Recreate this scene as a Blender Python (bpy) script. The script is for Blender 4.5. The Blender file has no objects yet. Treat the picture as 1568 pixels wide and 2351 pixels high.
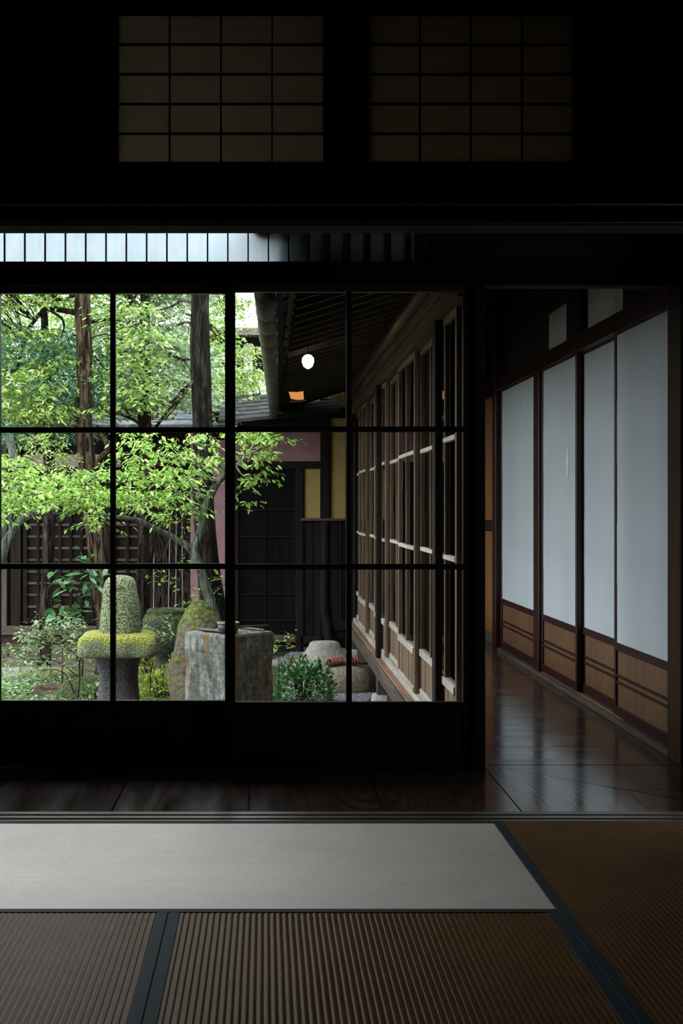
import bpy, math, random
import numpy as np
from mathutils import Vector
from mathutils import noise as mnoise

rng = np.random.default_rng(7)
random.seed(7)
SC = bpy.context.scene
COL = SC.collection

# ------------------------------------------------------------------ camera, sky, exposure
H, F = 0.97, 2995.0
cam_d = bpy.data.cameras.new('camera')
cam = bpy.data.objects.new('camera', cam_d)
COL.objects.link(cam)
cam.location = (0, 0, H)
cam.rotation_euler = (math.radians(90), 0, 0)
cam_d.sensor_fit = 'VERTICAL'
cam_d.sensor_height = 36.0
cam_d.sensor_width = 24.0
cam_d.lens = F / 2351.0 * 36.0
cam_d.shift_x = (784 - 610) / 2351.0
cam_d.shift_y = -(1175.5 - 1166) / 2351.0
cam_d.clip_end = 400
SC.camera = cam

world = bpy.data.worlds.new('overcast_sky')
SC.world = world
world.use_nodes = True
_bg = world.node_tree.nodes['Background']
_bg.inputs[0].default_value = (0.84, 0.92, 1.0, 1)
_bg.inputs[1].default_value = 6.8
SC.view_settings.view_transform = 'Standard'
SC.view_settings.look = 'None'
SC.view_settings.gamma = 1
SC.view_settings.use_curve_mapping = False
SC.view_settings.exposure = 0.0
SC.cycles.use_denoising = True
SC.cycles.max_bounces = 8
SC.cycles.diffuse_bounces = 4
SC.cycles.glossy_bounces = 4
SC.cycles.transmission_bounces = 4
SC.cycles.transparent_max_bounces = 16
SC.cycles.caustics_reflective = False
SC.cycles.caustics_refractive = False


def portal(name, loc, rot, sx, sy):
    l = bpy.data.lights.new(name, 'AREA')
    l.shape = 'RECTANGLE'
    l.size, l.size_y = sx, sy
    l.cycles.is_portal = True
    o = bpy.data.objects.new(name, l)
    COL.objects.link(o)
    o.location = loc
    o.rotation_euler = rot
    return o


# daylight portals guide the sky's light through the two glazed openings
portal('daylight_portal', (-1.07, 5.02, 1.0), (math.radians(-90), 0, 0), 3.75, 1.62)
portal('daylight_portal.001', (0.70, 8.3, 1.0), (0, math.radians(-90), 0), 1.62, 6.4)


def P(x, y, Y):
    """pixel (1568x2351 frame) at depth Y -> world point"""
    return Vector(((x - 610) / F * Y, Y, H - (y - 1166) / F * Y))


# ------------------------------------------------------------------ materials
MATS = {}


def newmat(name):
    m = bpy.data.materials.new(name)
    m.use_nodes = True
    nt = m.node_tree
    for n in list(nt.nodes):
        if n.type != 'OUTPUT_MATERIAL':
            nt.nodes.remove(n)
    MATS[name] = m
    return m, nt, nt.nodes['Material Output']


def N(nt, t, **kw):
    n = nt.nodes.new(t)
    for k, v in kw.items():
        if hasattr(n, k) and k not in n.inputs:
            setattr(n, k, v)
        else:
            n.inputs[k].default_value = v
    return n


def ramp(nt, stops, fac):
    r = nt.nodes.new('ShaderNodeValToRGB')
    e = r.color_ramp.elements
    while len(e) < len(stops):
        e.new(0.5)
    for i, (p, c) in enumerate(stops):
        e[i].position = p
        e[i].color = (*c, 1)
    nt.links.new(fac, r.inputs[0])
    return r.outputs[0]


def coords(nt, scale=(1, 1, 1), kind='Object'):
    tc = nt.nodes.new('ShaderNodeTexCoord')
    mp = nt.nodes.new('ShaderNodeMapping')
    mp.inputs['Scale'].default_value = scale
    nt.links.new(tc.outputs[kind], mp.inputs[0])
    return mp.outputs[0]


def noise(nt, vec, scale=5, detail=4, rough=0.55, dist=0.0):
    n = nt.nodes.new('ShaderNodeTexNoise')
    n.inputs['Scale'].default_value = scale
    n.inputs['Detail'].default_value = detail
    n.inputs['Roughness'].default_value = rough
    n.inputs['Distortion'].default_value = dist
    nt.links.new(vec, n.inputs['Vector'])
    return n.outputs[0]


def bump(nt, h, strength=0.3, dist=0.01):
    b = nt.nodes.new('ShaderNodeBump')
    b.inputs['Strength'].default_value = strength
    b.inputs['Distance'].default_value = dist
    nt.links.new(h, b.inputs['Height'])
    return b.outputs[0]


def mathn(nt, op, a, b=None):
    m = nt.nodes.new('ShaderNodeMath')
    m.operation = op
    for i, v in enumerate((a, b)):
        if v is None:
            continue
        if isinstance(v, (int, float)):
            m.inputs[i].default_value = v
        else:
            nt.links.new(v, m.inputs[i])
    return m.outputs[0]


def principled(nt, out, col=None, rough=0.6, spec=0.4, coat=0.0, normal=None, metal=0.0):
    b = nt.nodes.new('ShaderNodeBsdfPrincipled')
    if isinstance(col, tuple):
        b.inputs['Base Color'].default_value = (*col, 1)
    elif col is not None:
        nt.links.new(col, b.inputs['Base Color'])
    if isinstance(rough, (int, float)):
        b.inputs['Roughness'].default_value = rough
    else:
        nt.links.new(rough, b.inputs['Roughness'])
    b.inputs['Specular IOR Level'].default_value = spec
    b.inputs['Coat Weight'].default_value = coat
    b.inputs['Metallic'].default_value = metal
    if normal is not None:
        nt.links.new(normal, b.inputs['Normal'])
    nt.links.new(b.outputs[0], out.inputs['Surface'])
    return b


def wood(name, c0, c1, grain='z', rough=0.55, spec=0.3, scale=1.0, bmp=0.25, mid=None, fig=0.0):
    m, nt, out = newmat(name)
    s = {'x': (1.2, 22, 22), 'y': (22, 1.2, 22), 'z': (22, 22, 1.2)}[grain]
    s = tuple(v * scale for v in s)
    v = coords(nt, s)
    n1 = noise(nt, v, 1.0, 6, 0.65, 0.3)
    n2 = noise(nt, coords(nt, tuple(4 * q for q in s)), 1.6, 3, 0.6)
    mixv = mathn(nt, 'ADD', mathn(nt, 'MULTIPLY', n1, 0.7), mathn(nt, 'MULTIPLY', n2, 0.3))
    if fig:
        s3 = tuple(q * 0.12 for q in s)
        n3 = noise(nt, coords(nt, s3), 1.0, 2, 0.5, 0.6)
        rings = mathn(nt, 'ABSOLUTE', mathn(nt, 'SINE', mathn(nt, 'MULTIPLY', n3, 70.0)))
        mixv = mathn(nt, 'ADD', mathn(nt, 'MULTIPLY', mixv, 1 - fig), mathn(nt, 'MULTIPLY', rings, fig))
    stops = [(0.32, c0), (0.68, c1)] if mid is None else [(0.3, c0), (0.5, mid), (0.7, c1)]
    c = ramp(nt, stops, mixv)
    principled(nt, out, c, rough, spec, normal=bump(nt, mixv, bmp, 0.003))
    return m


for g in 'xyz':
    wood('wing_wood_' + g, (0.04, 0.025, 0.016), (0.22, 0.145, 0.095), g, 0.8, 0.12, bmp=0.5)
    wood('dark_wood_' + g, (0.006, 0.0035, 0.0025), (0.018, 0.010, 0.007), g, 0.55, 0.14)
    wood('grey_wood_' + g, (0.028, 0.021, 0.016), (0.13, 0.10, 0.078), g, 0.85, 0.1, bmp=0.5)
    wood('shed_wood_' + g, (0.006, 0.0045, 0.004), (0.024, 0.0175, 0.014), g, 0.85, 0.08, bmp=0.5)
    wood('lacquer_wood_' + g, (0.012, 0.0025, 0.0022), (0.038, 0.009, 0.007), g, 0.4, 0.35)
wood('lintel_wood', (0.004, 0.0022, 0.0014), (0.013, 0.007, 0.0045), 'x', 0.7, 0.08)
wood('post_wood', (0.012, 0.006, 0.003), (0.05, 0.026, 0.012), 'z', 0.7, 0.08)
wood('black_wood', (0.0025, 0.0022, 0.0022), (0.010, 0.0085, 0.008), 'z', 0.85, 0.06)
wood('kamoi_wood', (0.008, 0.0025, 0.0015), (0.03, 0.009, 0.005), 'x', 0.45, 0.35)
wood('sill_wood', (0.022, 0.014, 0.010), (0.06, 0.042, 0.03), 'x', 0.3, 0.5)
wood('worn_sill', (0.07, 0.055, 0.042), (0.18, 0.145, 0.11), 'x', 0.28, 0.7)
wood('track_wood', (0.10, 0.05, 0.022), (0.30, 0.17, 0.08), 'y', 0.5, 0.4)
wood('kick_board', (0.065, 0.030, 0.012), (0.155, 0.078, 0.033), 'z', 0.5, 0.3, scale=0.7)
wood('door_board', (0.05, 0.018, 0.006), (0.34, 0.14, 0.045), 'z', 0.45, 0.35, scale=1.4)
wood('ceiling_board', (0.09, 0.055, 0.035), (0.19, 0.12, 0.08), 'y', 0.6, 0.2)
wood('orange_wood', (0.09, 0.055, 0.035), (0.30, 0.16, 0.095), 'y', 0.7, 0.2)
wood('weather_rail', (0.15, 0.125, 0.10), (0.46, 0.41, 0.36), 'y', 0.8, 0.2, bmp=0.5)
wood('brush_wood', (0.012, 0.009, 0.007), (0.07, 0.052, 0.04), 'z', 0.85, 0.1)


def floor_wood(name, grain):
    m, nt, out = newmat(name)
    s = {'x': (0.9, 7, 7), 'y': (7, 0.9, 7)}[grain]
    tc = nt.nodes.new('ShaderNodeTexCoord')
    oi = nt.nodes.new('ShaderNodeObjectInfo')
    add = nt.nodes.new('ShaderNodeVectorMath')
    add.operation = 'ADD'
    nt.links.new(tc.outputs['Object'], add.inputs[0])
    sc = nt.nodes.new('ShaderNodeVectorMath')
    sc.operation = 'SCALE'
    sc.inputs[0].default_value = (11, 17, 5)
    nt.links.new(oi.outputs['Random'], sc.inputs['Scale'])
    nt.links.new(sc.outputs[0], add.inputs[1])

    def mp(k):
        q = nt.nodes.new('ShaderNodeMapping')
        q.inputs['Scale'].default_value = tuple(k * a for a in s)
        nt.links.new(add.outputs[0], q.inputs[0])
        return q.outputs[0]
    big = noise(nt, mp(0.55), 1.0, 1.5, 0.4, 0.25)
    rings = mathn(nt, 'ABSOLUTE', mathn(nt, 'SINE', mathn(nt, 'MULTIPLY', big, 95.0)))
    fine = noise(nt, mp(7.0), 1.0, 4, 0.6)
    v = mathn(nt, 'ADD', mathn(nt, 'MULTIPLY', rings, 0.55), mathn(nt, 'MULTIPLY', fine, 0.45))
    c = ramp(nt, [(0.1, (0.010, 0.005, 0.0035)), (0.8, (0.075, 0.041, 0.029))], v)
    tone = nt.nodes.new('ShaderNodeHueSaturation')
    nt.links.new(c, tone.inputs['Color'])
    nt.links.new(mathn(nt, 'ADD', mathn(nt, 'MULTIPLY', oi.outputs['Random'], 0.8), 0.65), tone.inputs['Value'])
    wear = noise(nt, mp(0.5), 2.2, 4, 0.6)
    r = ramp(nt, [(0.3, (0.10,) * 3), (0.7, (0.22,) * 3)], wear)
    principled(nt, out, tone.outputs[0], r, 0.95, coat=0.0, normal=bump(nt, v, 0.06, 0.002))


floor_wood('floor_wood_x', 'x')
floor_wood('floor_wood_y', 'y')


def plain(name, c0, c1, rough=0.8, spec=0.2, scale=6, bmp=0.2, bdist=0.01, detail=5, metal=0.0):
    m, nt, out = newmat(name)
    n = noise(nt, coords(nt), scale, detail, 0.6)
    c = ramp(nt, [(0.3, c0), (0.7, c1)], n)
    principled(nt, out, c, rough, spec, normal=bump(nt, n, bmp, bdist), metal=metal)
    return m


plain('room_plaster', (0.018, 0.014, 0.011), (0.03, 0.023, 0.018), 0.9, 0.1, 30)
plain('pink_plaster', (0.24, 0.125, 0.14), (0.33, 0.175, 0.19), 0.9, 0.1, 7)
plain('ochre_plaster', (0.33, 0.22, 0.075), (0.42, 0.29, 0.11), 0.9, 0.1, 60, 0.3, 0.002)
plain('cream_plaster', (0.30, 0.27, 0.19), (0.42, 0.37, 0.27), 0.9, 0.1, 20)
plain('white_wall', (0.45, 0.43, 0.42), (0.7, 0.68, 0.67), 0.9, 0.1, 4)
plain('gutter_metal', (0.05, 0.05, 0.036), (0.11, 0.107, 0.082), 0.5, 0.4, 14, 0.3, 0.004, metal=0.2)
plain('roof_shingle', (0.03, 0.031, 0.036), (0.16, 0.167, 0.187), 0.8, 0.2, 9, 0.4)
plain('dull_roof', (0.012, 0.012, 0.010), (0.055, 0.054, 0.05), 0.9, 0.1, 9, 0.5)
plain('heri_cloth', (0.006, 0.012, 0.017), (0.012, 0.022, 0.03), 0.75, 0.2, 300, 0.3, 0.001)
plain('rice_paper_dim', (0.5, 0.42, 0.3), (0.55, 0.46, 0.33), 0.9, 0.1, 30, 0.05)
plain('sandal_straw', (0.16, 0.055, 0.04), (0.34, 0.13, 0.10), 0.8, 0.2, 60, 0.6, 0.004)
plain('sandal_sole', (0.05, 0.03, 0.025), (0.12, 0.07, 0.055), 0.8, 0.2, 60, 0.6, 0.004)
plain('bamboo_green', (0.10, 0.14, 0.06), (0.20, 0.25, 0.12), 0.5, 0.4, 20)
plain('bamboo_dark', (0.02, 0.018, 0.012), (0.05, 0.04, 0.03), 0.5, 0.4, 20)
plain('bamboo_grey', (0.10, 0.095, 0.09), (0.3, 0.28, 0.26), 0.6, 0.3, 9)
plain('bamboo_pale', (0.35, 0.34, 0.33), (0.6, 0.58, 0.56), 0.6, 0.3, 20)
plain('stone_plinth', (0.20, 0.19, 0.18), (0.42, 0.41, 0.40), 0.9, 0.1, 20, 0.5)
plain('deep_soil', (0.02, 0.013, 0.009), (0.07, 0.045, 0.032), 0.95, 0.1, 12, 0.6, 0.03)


def paper(name, col, trans=0.5, seams=False):
    m, nt, out = newmat(name)
    n = noise(nt, coords(nt, (30, 30, 5)), 3.0, 5, 0.7)
    n2 = noise(nt, coords(nt, (1, 1, 1)), 2.0, 3, 0.5)
    v = mathn(nt, 'ADD', mathn(nt, 'MULTIPLY', n, 0.5), mathn(nt, 'MULTIPLY', n2, 0.5))
    lo = tuple(0.86 * q for q in col)
    c = ramp(nt, [(0.35, lo), (0.65, col)], v)
    d = nt.nodes.new('ShaderNodeBsdfDiffuse')
    t = nt.nodes.new('ShaderNodeBsdfTranslucent')
    nt.links.new(c, d.inputs[0])
    nt.links.new(c, t.inputs[0])
    mx = nt.nodes.new('ShaderNodeMixShader')
    mx.inputs[0].default_value = trans
    nt.links.new(d.outputs[0], mx.inputs[1])
    nt.links.new(t.outputs[0], mx.inputs[2])
    nt.links.new(mx.outputs[0], out.inputs['Surface'])
    return m


paper('shoji_paper', (0.55, 0.58, 0.60), 0.2)
paper('transom_paper', (0.74, 0.79, 0.81), 0.8)
paper('ranma_paper', (0.70, 0.60, 0.47), 0.76)


def glass():
    m, nt, out = newmat('window_glass')
    t = nt.nodes.new('ShaderNodeBsdfTransparent')
    t.inputs[0].default_value = (0.97, 0.98, 0.97, 1)
    g = nt.nodes.new('ShaderNodeBsdfGlossy')
    g.inputs['Roughness'].default_value = 0.02
    f = nt.nodes.new('ShaderNodeFresnel')
    f.inputs[0].default_value = 1.3
    nb = bump(nt, noise(nt, coords(nt), 3.0, 1, 0.4), 0.25, 0.02)
    nt.links.new(nb, g.inputs['Normal'])
    mx = nt.nodes.new('ShaderNodeMixShader')
    nt.links.new(f.outputs[0], mx.inputs[0])
    nt.links.new(t.outputs[0], mx.inputs[1])
    nt.links.new(g.outputs[0], mx.inputs[2])
    nt.links.new(mx.outputs[0], out.inputs['Surface'])


glass()


def tatami(name, c0, c1, rush, gloss, ax, ay):
    """rush = axis the stalks run along; woven ribs cross them. Stalks shine along their length."""
    m, nt, out = newmat(name)
    s = {'y': (420, 30, 1), 'x': (30, 420, 1)}[rush]
    n1 = noise(nt, coords(nt, s), 1.0, 3, 0.7)
    n2 = noise(nt, coords(nt, (1, 1, 1)), 5.0, 4, 0.6)
    n3 = noise(nt, coords(nt, (1, 1, 1)), 350.0, 2, 0.6)
    v = mathn(nt, 'ADD', mathn(nt, 'ADD', mathn(nt, 'MULTIPLY', n1, 0.4), mathn(nt, 'MULTIPLY', n2, 0.3)),
              mathn(nt, 'MULTIPLY', n3, 0.3))
    c = ramp(nt, [(0.36, c0), (0.64, c1)], v)
    nb = bump(nt, v, 0.35, 0.0015)
    d = nt.nodes.new('ShaderNodeBsdfDiffuse')
    nt.links.new(c, d.inputs[0])
    nt.links.new(nb, d.inputs['Normal'])
    g = nt.nodes.new('ShaderNodeBsdfAnisotropic')
    g.inputs['Color'].default_value = (0.95, 0.87, 0.84, 1)
    g.inputs['Roughness'].default_value = ax
    g.inputs['Anisotropy'].default_value = ay
    tv = nt.nodes.new('ShaderNodeCombineXYZ')
    tv.inputs[0].default_value = 1.0 if rush == 'x' else 0.0
    tv.inputs[1].default_value = 1.0 if rush == 'y' else 0.0
    nt.links.new(tv.outputs[0], g.inputs['Tangent'])
    nt.links.new(nb, g.inputs['Normal'])
    mx = nt.nodes.new('ShaderNodeMixShader')
    mx.inputs[0].default_value = gloss
    nt.links.new(d.outputs[0], mx.inputs[1])
    nt.links.new(g.outputs[0], mx.inputs[2])
    nt.links.new(mx.outputs[0], out.inputs['Surface'])


tatami('tatami_sheen', (0.52, 0.43, 0.325), (0.78, 0.66, 0.53), 'y', 0.20, 0.42, 0.5)  # pale base colour carries part of the window sheen on the rush
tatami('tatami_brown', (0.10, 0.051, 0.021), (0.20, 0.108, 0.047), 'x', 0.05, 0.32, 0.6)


def leafmat(name, stops, trans=0.35, gloss=0.25, rough=0.35):
    m, nt, out = newmat(name)
    g = nt.nodes.new('ShaderNodeNewGeometry')
    c = ramp(nt, stops, g.outputs['Random Per Island'])
    p = nt.nodes.new('ShaderNodeBsdfPrincipled')
    nt.links.new(c, p.inputs['Base Color'])
    p.inputs['Roughness'].default_value = rough
    p.inputs['Specular IOR Level'].default_value = gloss
    t = nt.nodes.new('ShaderNodeBsdfTranslucent')
    nt.links.new(c, t.inputs[0])
    mx = nt.nodes.new('ShaderNodeMixShader')
    mx.inputs[0].default_value = trans
    nt.links.new(p.outputs[0], mx.inputs[1])
    nt.links.new(t.outputs[0], mx.inputs[2])
    nt.links.new(mx.outputs[0], out.inputs['Surface'])


leafmat('leaf_lime', [(0, (0.12, 0.25, 0.035)), (0.5, (0.31, 0.52, 0.085)), (1, (0.58, 0.76, 0.22))], 0.45)
leafmat('leaf_fresh', [(0, (0.09, 0.18, 0.03)), (0.5, (0.27, 0.42, 0.08)), (1, (0.60, 0.70, 0.24))], 0.45, 0.8, 0.25)
leafmat('leaf_silver', [(0, (0.07, 0.14, 0.05)), (0.5, (0.24, 0.36, 0.14)), (1, (0.62, 0.70, 0.45))], 0.4, 0.9, 0.22)
leafmat('leaf_conifer', [(0, (0.06, 0.17, 0.10)), (0.6, (0.18, 0.38, 0.22)), (1, (0.42, 0.60, 0.36))], 0.35, 0.3)
leafmat('leaf_glossy', [(0, (0.025, 0.09, 0.03)), (0.6, (0.07, 0.20, 0.055)), (1, (0.16, 0.36, 0.11))], 0.2, 0.9, 0.25)
leafmat('leaf_ground', [(0, (0.06, 0.12, 0.035)), (0.5, (0.20, 0.33, 0.10)), (1, (0.42, 0.54, 0.28))], 0.3, 0.5)
leafmat('leaf_moss', [(0, (0.12, 0.19, 0.02)), (0.6, (0.25, 0.33, 0.035)), (1, (0.40, 0.46, 0.07))], 0.3)
leafmat('leaf_litter', [(0, (0.07, 0.035, 0.02)), (0.5, (0.20, 0.09, 0.05)), (1, (0.30, 0.22, 0.15))], 0.1)


def bark(name, c0, c1, c2, moss=None, sc=1.0):
    m, nt, out = newmat(name)
    v = coords(nt, (20 * sc, 20 * sc, 2.4 * sc))
    n = noise(nt, v, 1.3, 8, 0.8, 0.7)
    c = ramp(nt, [(0.42, tuple(.35 * q for q in c0)), (0.47, c0), (0.53, c1), (0.62, c2)], n)
    if moss:
        n2 = noise(nt, coords(nt, (3, 3, 0.8)), 5.0, 7, 0.8)
        f = ramp(nt, [(0.55, (0, 0, 0)), (0.70, (0.8, 0.8, 0.8))], n2)
        mx = nt.nodes.new('ShaderNodeMixRGB')
        nt.links.new(f, mx.inputs[0])
        nt.links.new(c, mx.inputs[1])
        mx.inputs[2].default_value = (*moss, 1)
        c = mx.outputs[0]
    principled(nt, out, c, 0.9, 0.1, normal=bump(nt, n, 1.0, 0.05))


bark('bark_tan', (0.02, 0.012, 0.007), (0.095, 0.064, 0.038), (0.23, 0.17, 0.105), (0.15, 0.15, 0.05))
bark('bark_dark', (0.008, 0.006, 0.005), (0.024, 0.018, 0.015), (0.07, 0.052, 0.042), (0.09, 0.095, 0.03))
bark('bark_brown', (0.012, 0.008, 0.006), (0.05, 0.033, 0.027), (0.14, 0.10, 0.08), (0.11, 0.115, 0.035))
bark('bark_grey', (0.15, 0.155, 0.12), (0.26, 0.27, 0.215), (0.48, 0.49, 0.41), (0.08, 0.12, 0.05), 2.0)
bark('bark_twig', (0.03, 0.022, 0.018), (0.12, 0.09, 0.07), (0.28, 0.22, 0.17))


def stone(name, base0, base1, moss0, moss1, amount=0.5, top=0.5, scale=6.0, fine=40.0, bd=0.02):
    """stone with moss/lichen: more of it on up-facing faces and in noise patches"""
    m, nt, out = newmat(name)
    v = coords(nt)
    nf = noise(nt, v, fine, 6, 0.75)
    nb = noise(nt, v, scale, 4, 0.6)
    c = ramp(nt, [(0.3, base0), (0.7, base1)], nf)
    vor = nt.nodes.new('ShaderNodeTexVoronoi')
    vor.inputs['Scale'].default_value = fine * 1.4
    nt.links.new(v, vor.inputs['Vector'])
    mc = ramp(nt, [(0.1, moss1), (0.6, moss0)], mathn(nt, 'ADD', mathn(nt, 'MULTIPLY', vor.outputs[0], 0.8), mathn(nt, 'SUBTRACT', nf, 0.5)))
    g = nt.nodes.new('ShaderNodeNewGeometry')
    sep = nt.nodes.new('ShaderNodeSeparateXYZ')
    nt.links.new(g.outputs['Normal'], sep.inputs[0])
    k = mathn(nt, 'ADD', nb, mathn(nt, 'MULTIPLY', sep.outputs[2], top))
    k = mathn(nt, 'ADD', k, amount - 0.5)
    f = ramp(nt, [(0.48, (0, 0, 0)), (0.58, (1, 1, 1))], k)
    mx = nt.nodes.new('ShaderNodeMixRGB')
    nt.links.new(f, mx.inputs[0])
    nt.links.new(c, mx.inputs[1])
    nt.links.new(mc, mx.inputs[2])
    h = mathn(nt, 'SUBTRACT', nf, mathn(nt, 'MULTIPLY', vor.outputs[0], 0.7))
    principled(nt, out, mx.outputs[0], 0.9, 0.15, normal=bump(nt, h, 0.9, bd))


stone('lantern_lichen', (0.10, 0.10, 0.08), (0.26, 0.26, 0.21), (0.12, 0.15, 0.06), (0.55, 0.60, 0.36), 0.62, 0.1, 7, 60, 0.035)
stone('lantern_moss', (0.10, 0.13, 0.06), (0.50, 0.56, 0.34), (0.22, 0.24, 0.05), (0.62, 0.60, 0.13), 0.42, 0.8, 7, 60, 0.03)
stone('lantern_shaft', (0.035, 0.033, 0.036), (0.16, 0.15, 0.155), (0.06, 0.08, 0.04), (0.14, 0.17, 0.10), 0.15, 0.3, 5, 60, 0.012)
stone('boulder_stone', (0.07, 0.055, 0.038), (0.22, 0.18, 0.125), (0.07, 0.085, 0.02), (0.20, 0.21, 0.06), 0.42, 0.3, 5, 22, 0.03)
stone('bowl_stone', (0.03, 0.03, 0.024), (0.11, 0.105, 0.08), (0.04, 0.055, 0.02), (0.13, 0.15, 0.06), 0.5, 0.3, 5, 26, 0.02)
stone('step_stone', (0.21, 0.19, 0.165), (0.40, 0.37, 0.33), (0.26, 0.22, 0.13), (0.33, 0.28, 0.17), 0.34, 0.1, 4, 30, 0.006)
stone('slab_stone', (0.20, 0.165, 0.115), (0.36, 0.30, 0.215), (0.12, 0.12, 0.07), (0.22, 0.22, 0.12), 0.3, 0.1, 4, 30, 0.01)
stone('flat_stone', (0.10, 0.10, 0.09), (0.24, 0.235, 0.22), (0.13, 0.14, 0.03), (0.22, 0.22, 0.05), 0.4, 0.1, 3, 18, 0.012)
stone('mossy_roof', (0.07, 0.06, 0.05), (0.22, 0.2, 0.17), (0.22, 0.24, 0.02), (0.5, 0.48, 0.05), 0.45, 0.3, 3, 20, 0.03)


def basin_mat():
    m, nt, out = newmat('basin_stone')
    v = coords(nt)
    nf = noise(nt, v, 26, 7, 0.75)
    streak = noise(nt, coords(nt, (22, 22, 3.5)), 1.0, 6, 0.7, 0.4)
    c = ramp(nt, [(0.36, (0.016, 0.017, 0.011)), (0.46, (0.07, 0.072, 0.055)), (0.54, (0.17, 0.175, 0.15)), (0.66, (0.48, 0.49, 0.47))],
             mathn(nt, 'ADD', mathn(nt, 'MULTIPLY', nf, 0.5), mathn(nt, 'MULTIPLY', streak, 0.5)))
    f = ramp(nt, [(0.55, (0, 0, 0)), (0.66, (1, 1, 1))], noise(nt, coords(nt, (13, 13, 1.0)), 1.0, 5, 0.65, 0.2))
    mx = nt.nodes.new('ShaderNodeMixRGB')
    nt.links.new(f, mx.inputs[0])
    nt.links.new(c, mx.inputs[1])
    mx.inputs[2].default_value = (0.20, 0.115, 0.02, 1)
    principled(nt, out, mx.outputs[0], 0.65, 0.35, normal=bump(nt, nf, 0.6, 0.015))


basin_mat()


def water_mat():
    m, nt, out = newmat('dark_water')
    principled(nt, out, (0.006, 0.008, 0.006), 0.03, 0.6)


water_mat()


def ground_mat():
    m, nt, out = newmat('garden_ground')
    v = coords(nt)
    n = noise(nt, v, 3.0, 6, 0.65)
    n2 = noise(nt, v, 45.0, 5, 0.7)
    soil = ramp(nt, [(0.35, (0.025, 0.018, 0.012)), (0.65, (0.17, 0.13, 0.10))], n2)
    moss = ramp(nt, [(0.3, (0.06, 0.085, 0.015)), (0.7, (0.17, 0.19, 0.04))], n2)
    f = ramp(nt, [(0.54, (0, 0, 0)), (0.64, (0.8, 0.8, 0.8))], n)
    mx = nt.nodes.new('ShaderNodeMixRGB')
    nt.links.new(f, mx.inputs[0])
    nt.links.new(soil, mx.inputs[1])
    nt.links.new(moss, mx.inputs[2])
    principled(nt, out, mx.outputs[0], 0.95, 0.1, normal=bump(nt, n2, 0.8, 0.02))
    m, nt, out = newmat('gravel_bed')
    v = coords(nt)
    vor = nt.nodes.new('ShaderNodeTexVoronoi')
    vor.inputs['Scale'].default_value = 70
    nt.links.new(v, vor.inputs['Vector'])
    sep = nt.nodes.new('ShaderNodeSeparateColor')
    nt.links.new(vor.outputs['Color'], sep.inputs[0])
    c = ramp(nt, [(0.0, (0.08, 0.075, 0.075)), (1, (0.34, 0.33, 0.34))], sep.outputs[0])
    principled(nt, out, c, 0.9, 0.15, normal=bump(nt, mathn(nt, 'SUBTRACT', 1.0, vor.outputs[0]), 1.0, 0.012))


ground_mat()
m_, nt_, out_ = newmat('pebble')
g_ = nt_.nodes.new('ShaderNodeNewGeometry')
principled(nt_, out_, ramp(nt_, [(0, (0.07, 0.065, 0.065)), (0.6, (0.24, 0.23, 0.24)), (1, (0.5, 0.49, 0.5))], g_.outputs['Random Per Island']), 0.85, 0.2)


def emitter(name, col, s):
    m, nt, out = newmat(name)
    e = nt.nodes.new('ShaderNodeEmission')
    e.inputs[0].default_value = (*col, 1)
    e.inputs[1].default_value = s
    nt.links.new(e.outputs[0], out.inputs['Surface'])


emitter('reflection_white', (1.0, 0.86, 0.66), 4.0)  # emission stands in for a white reflection in the window glass
emitter('reflection_amber', (1.0, 0.40, 0.12), 0.75)  # emission stands in for an amber reflection in the window glass


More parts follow.
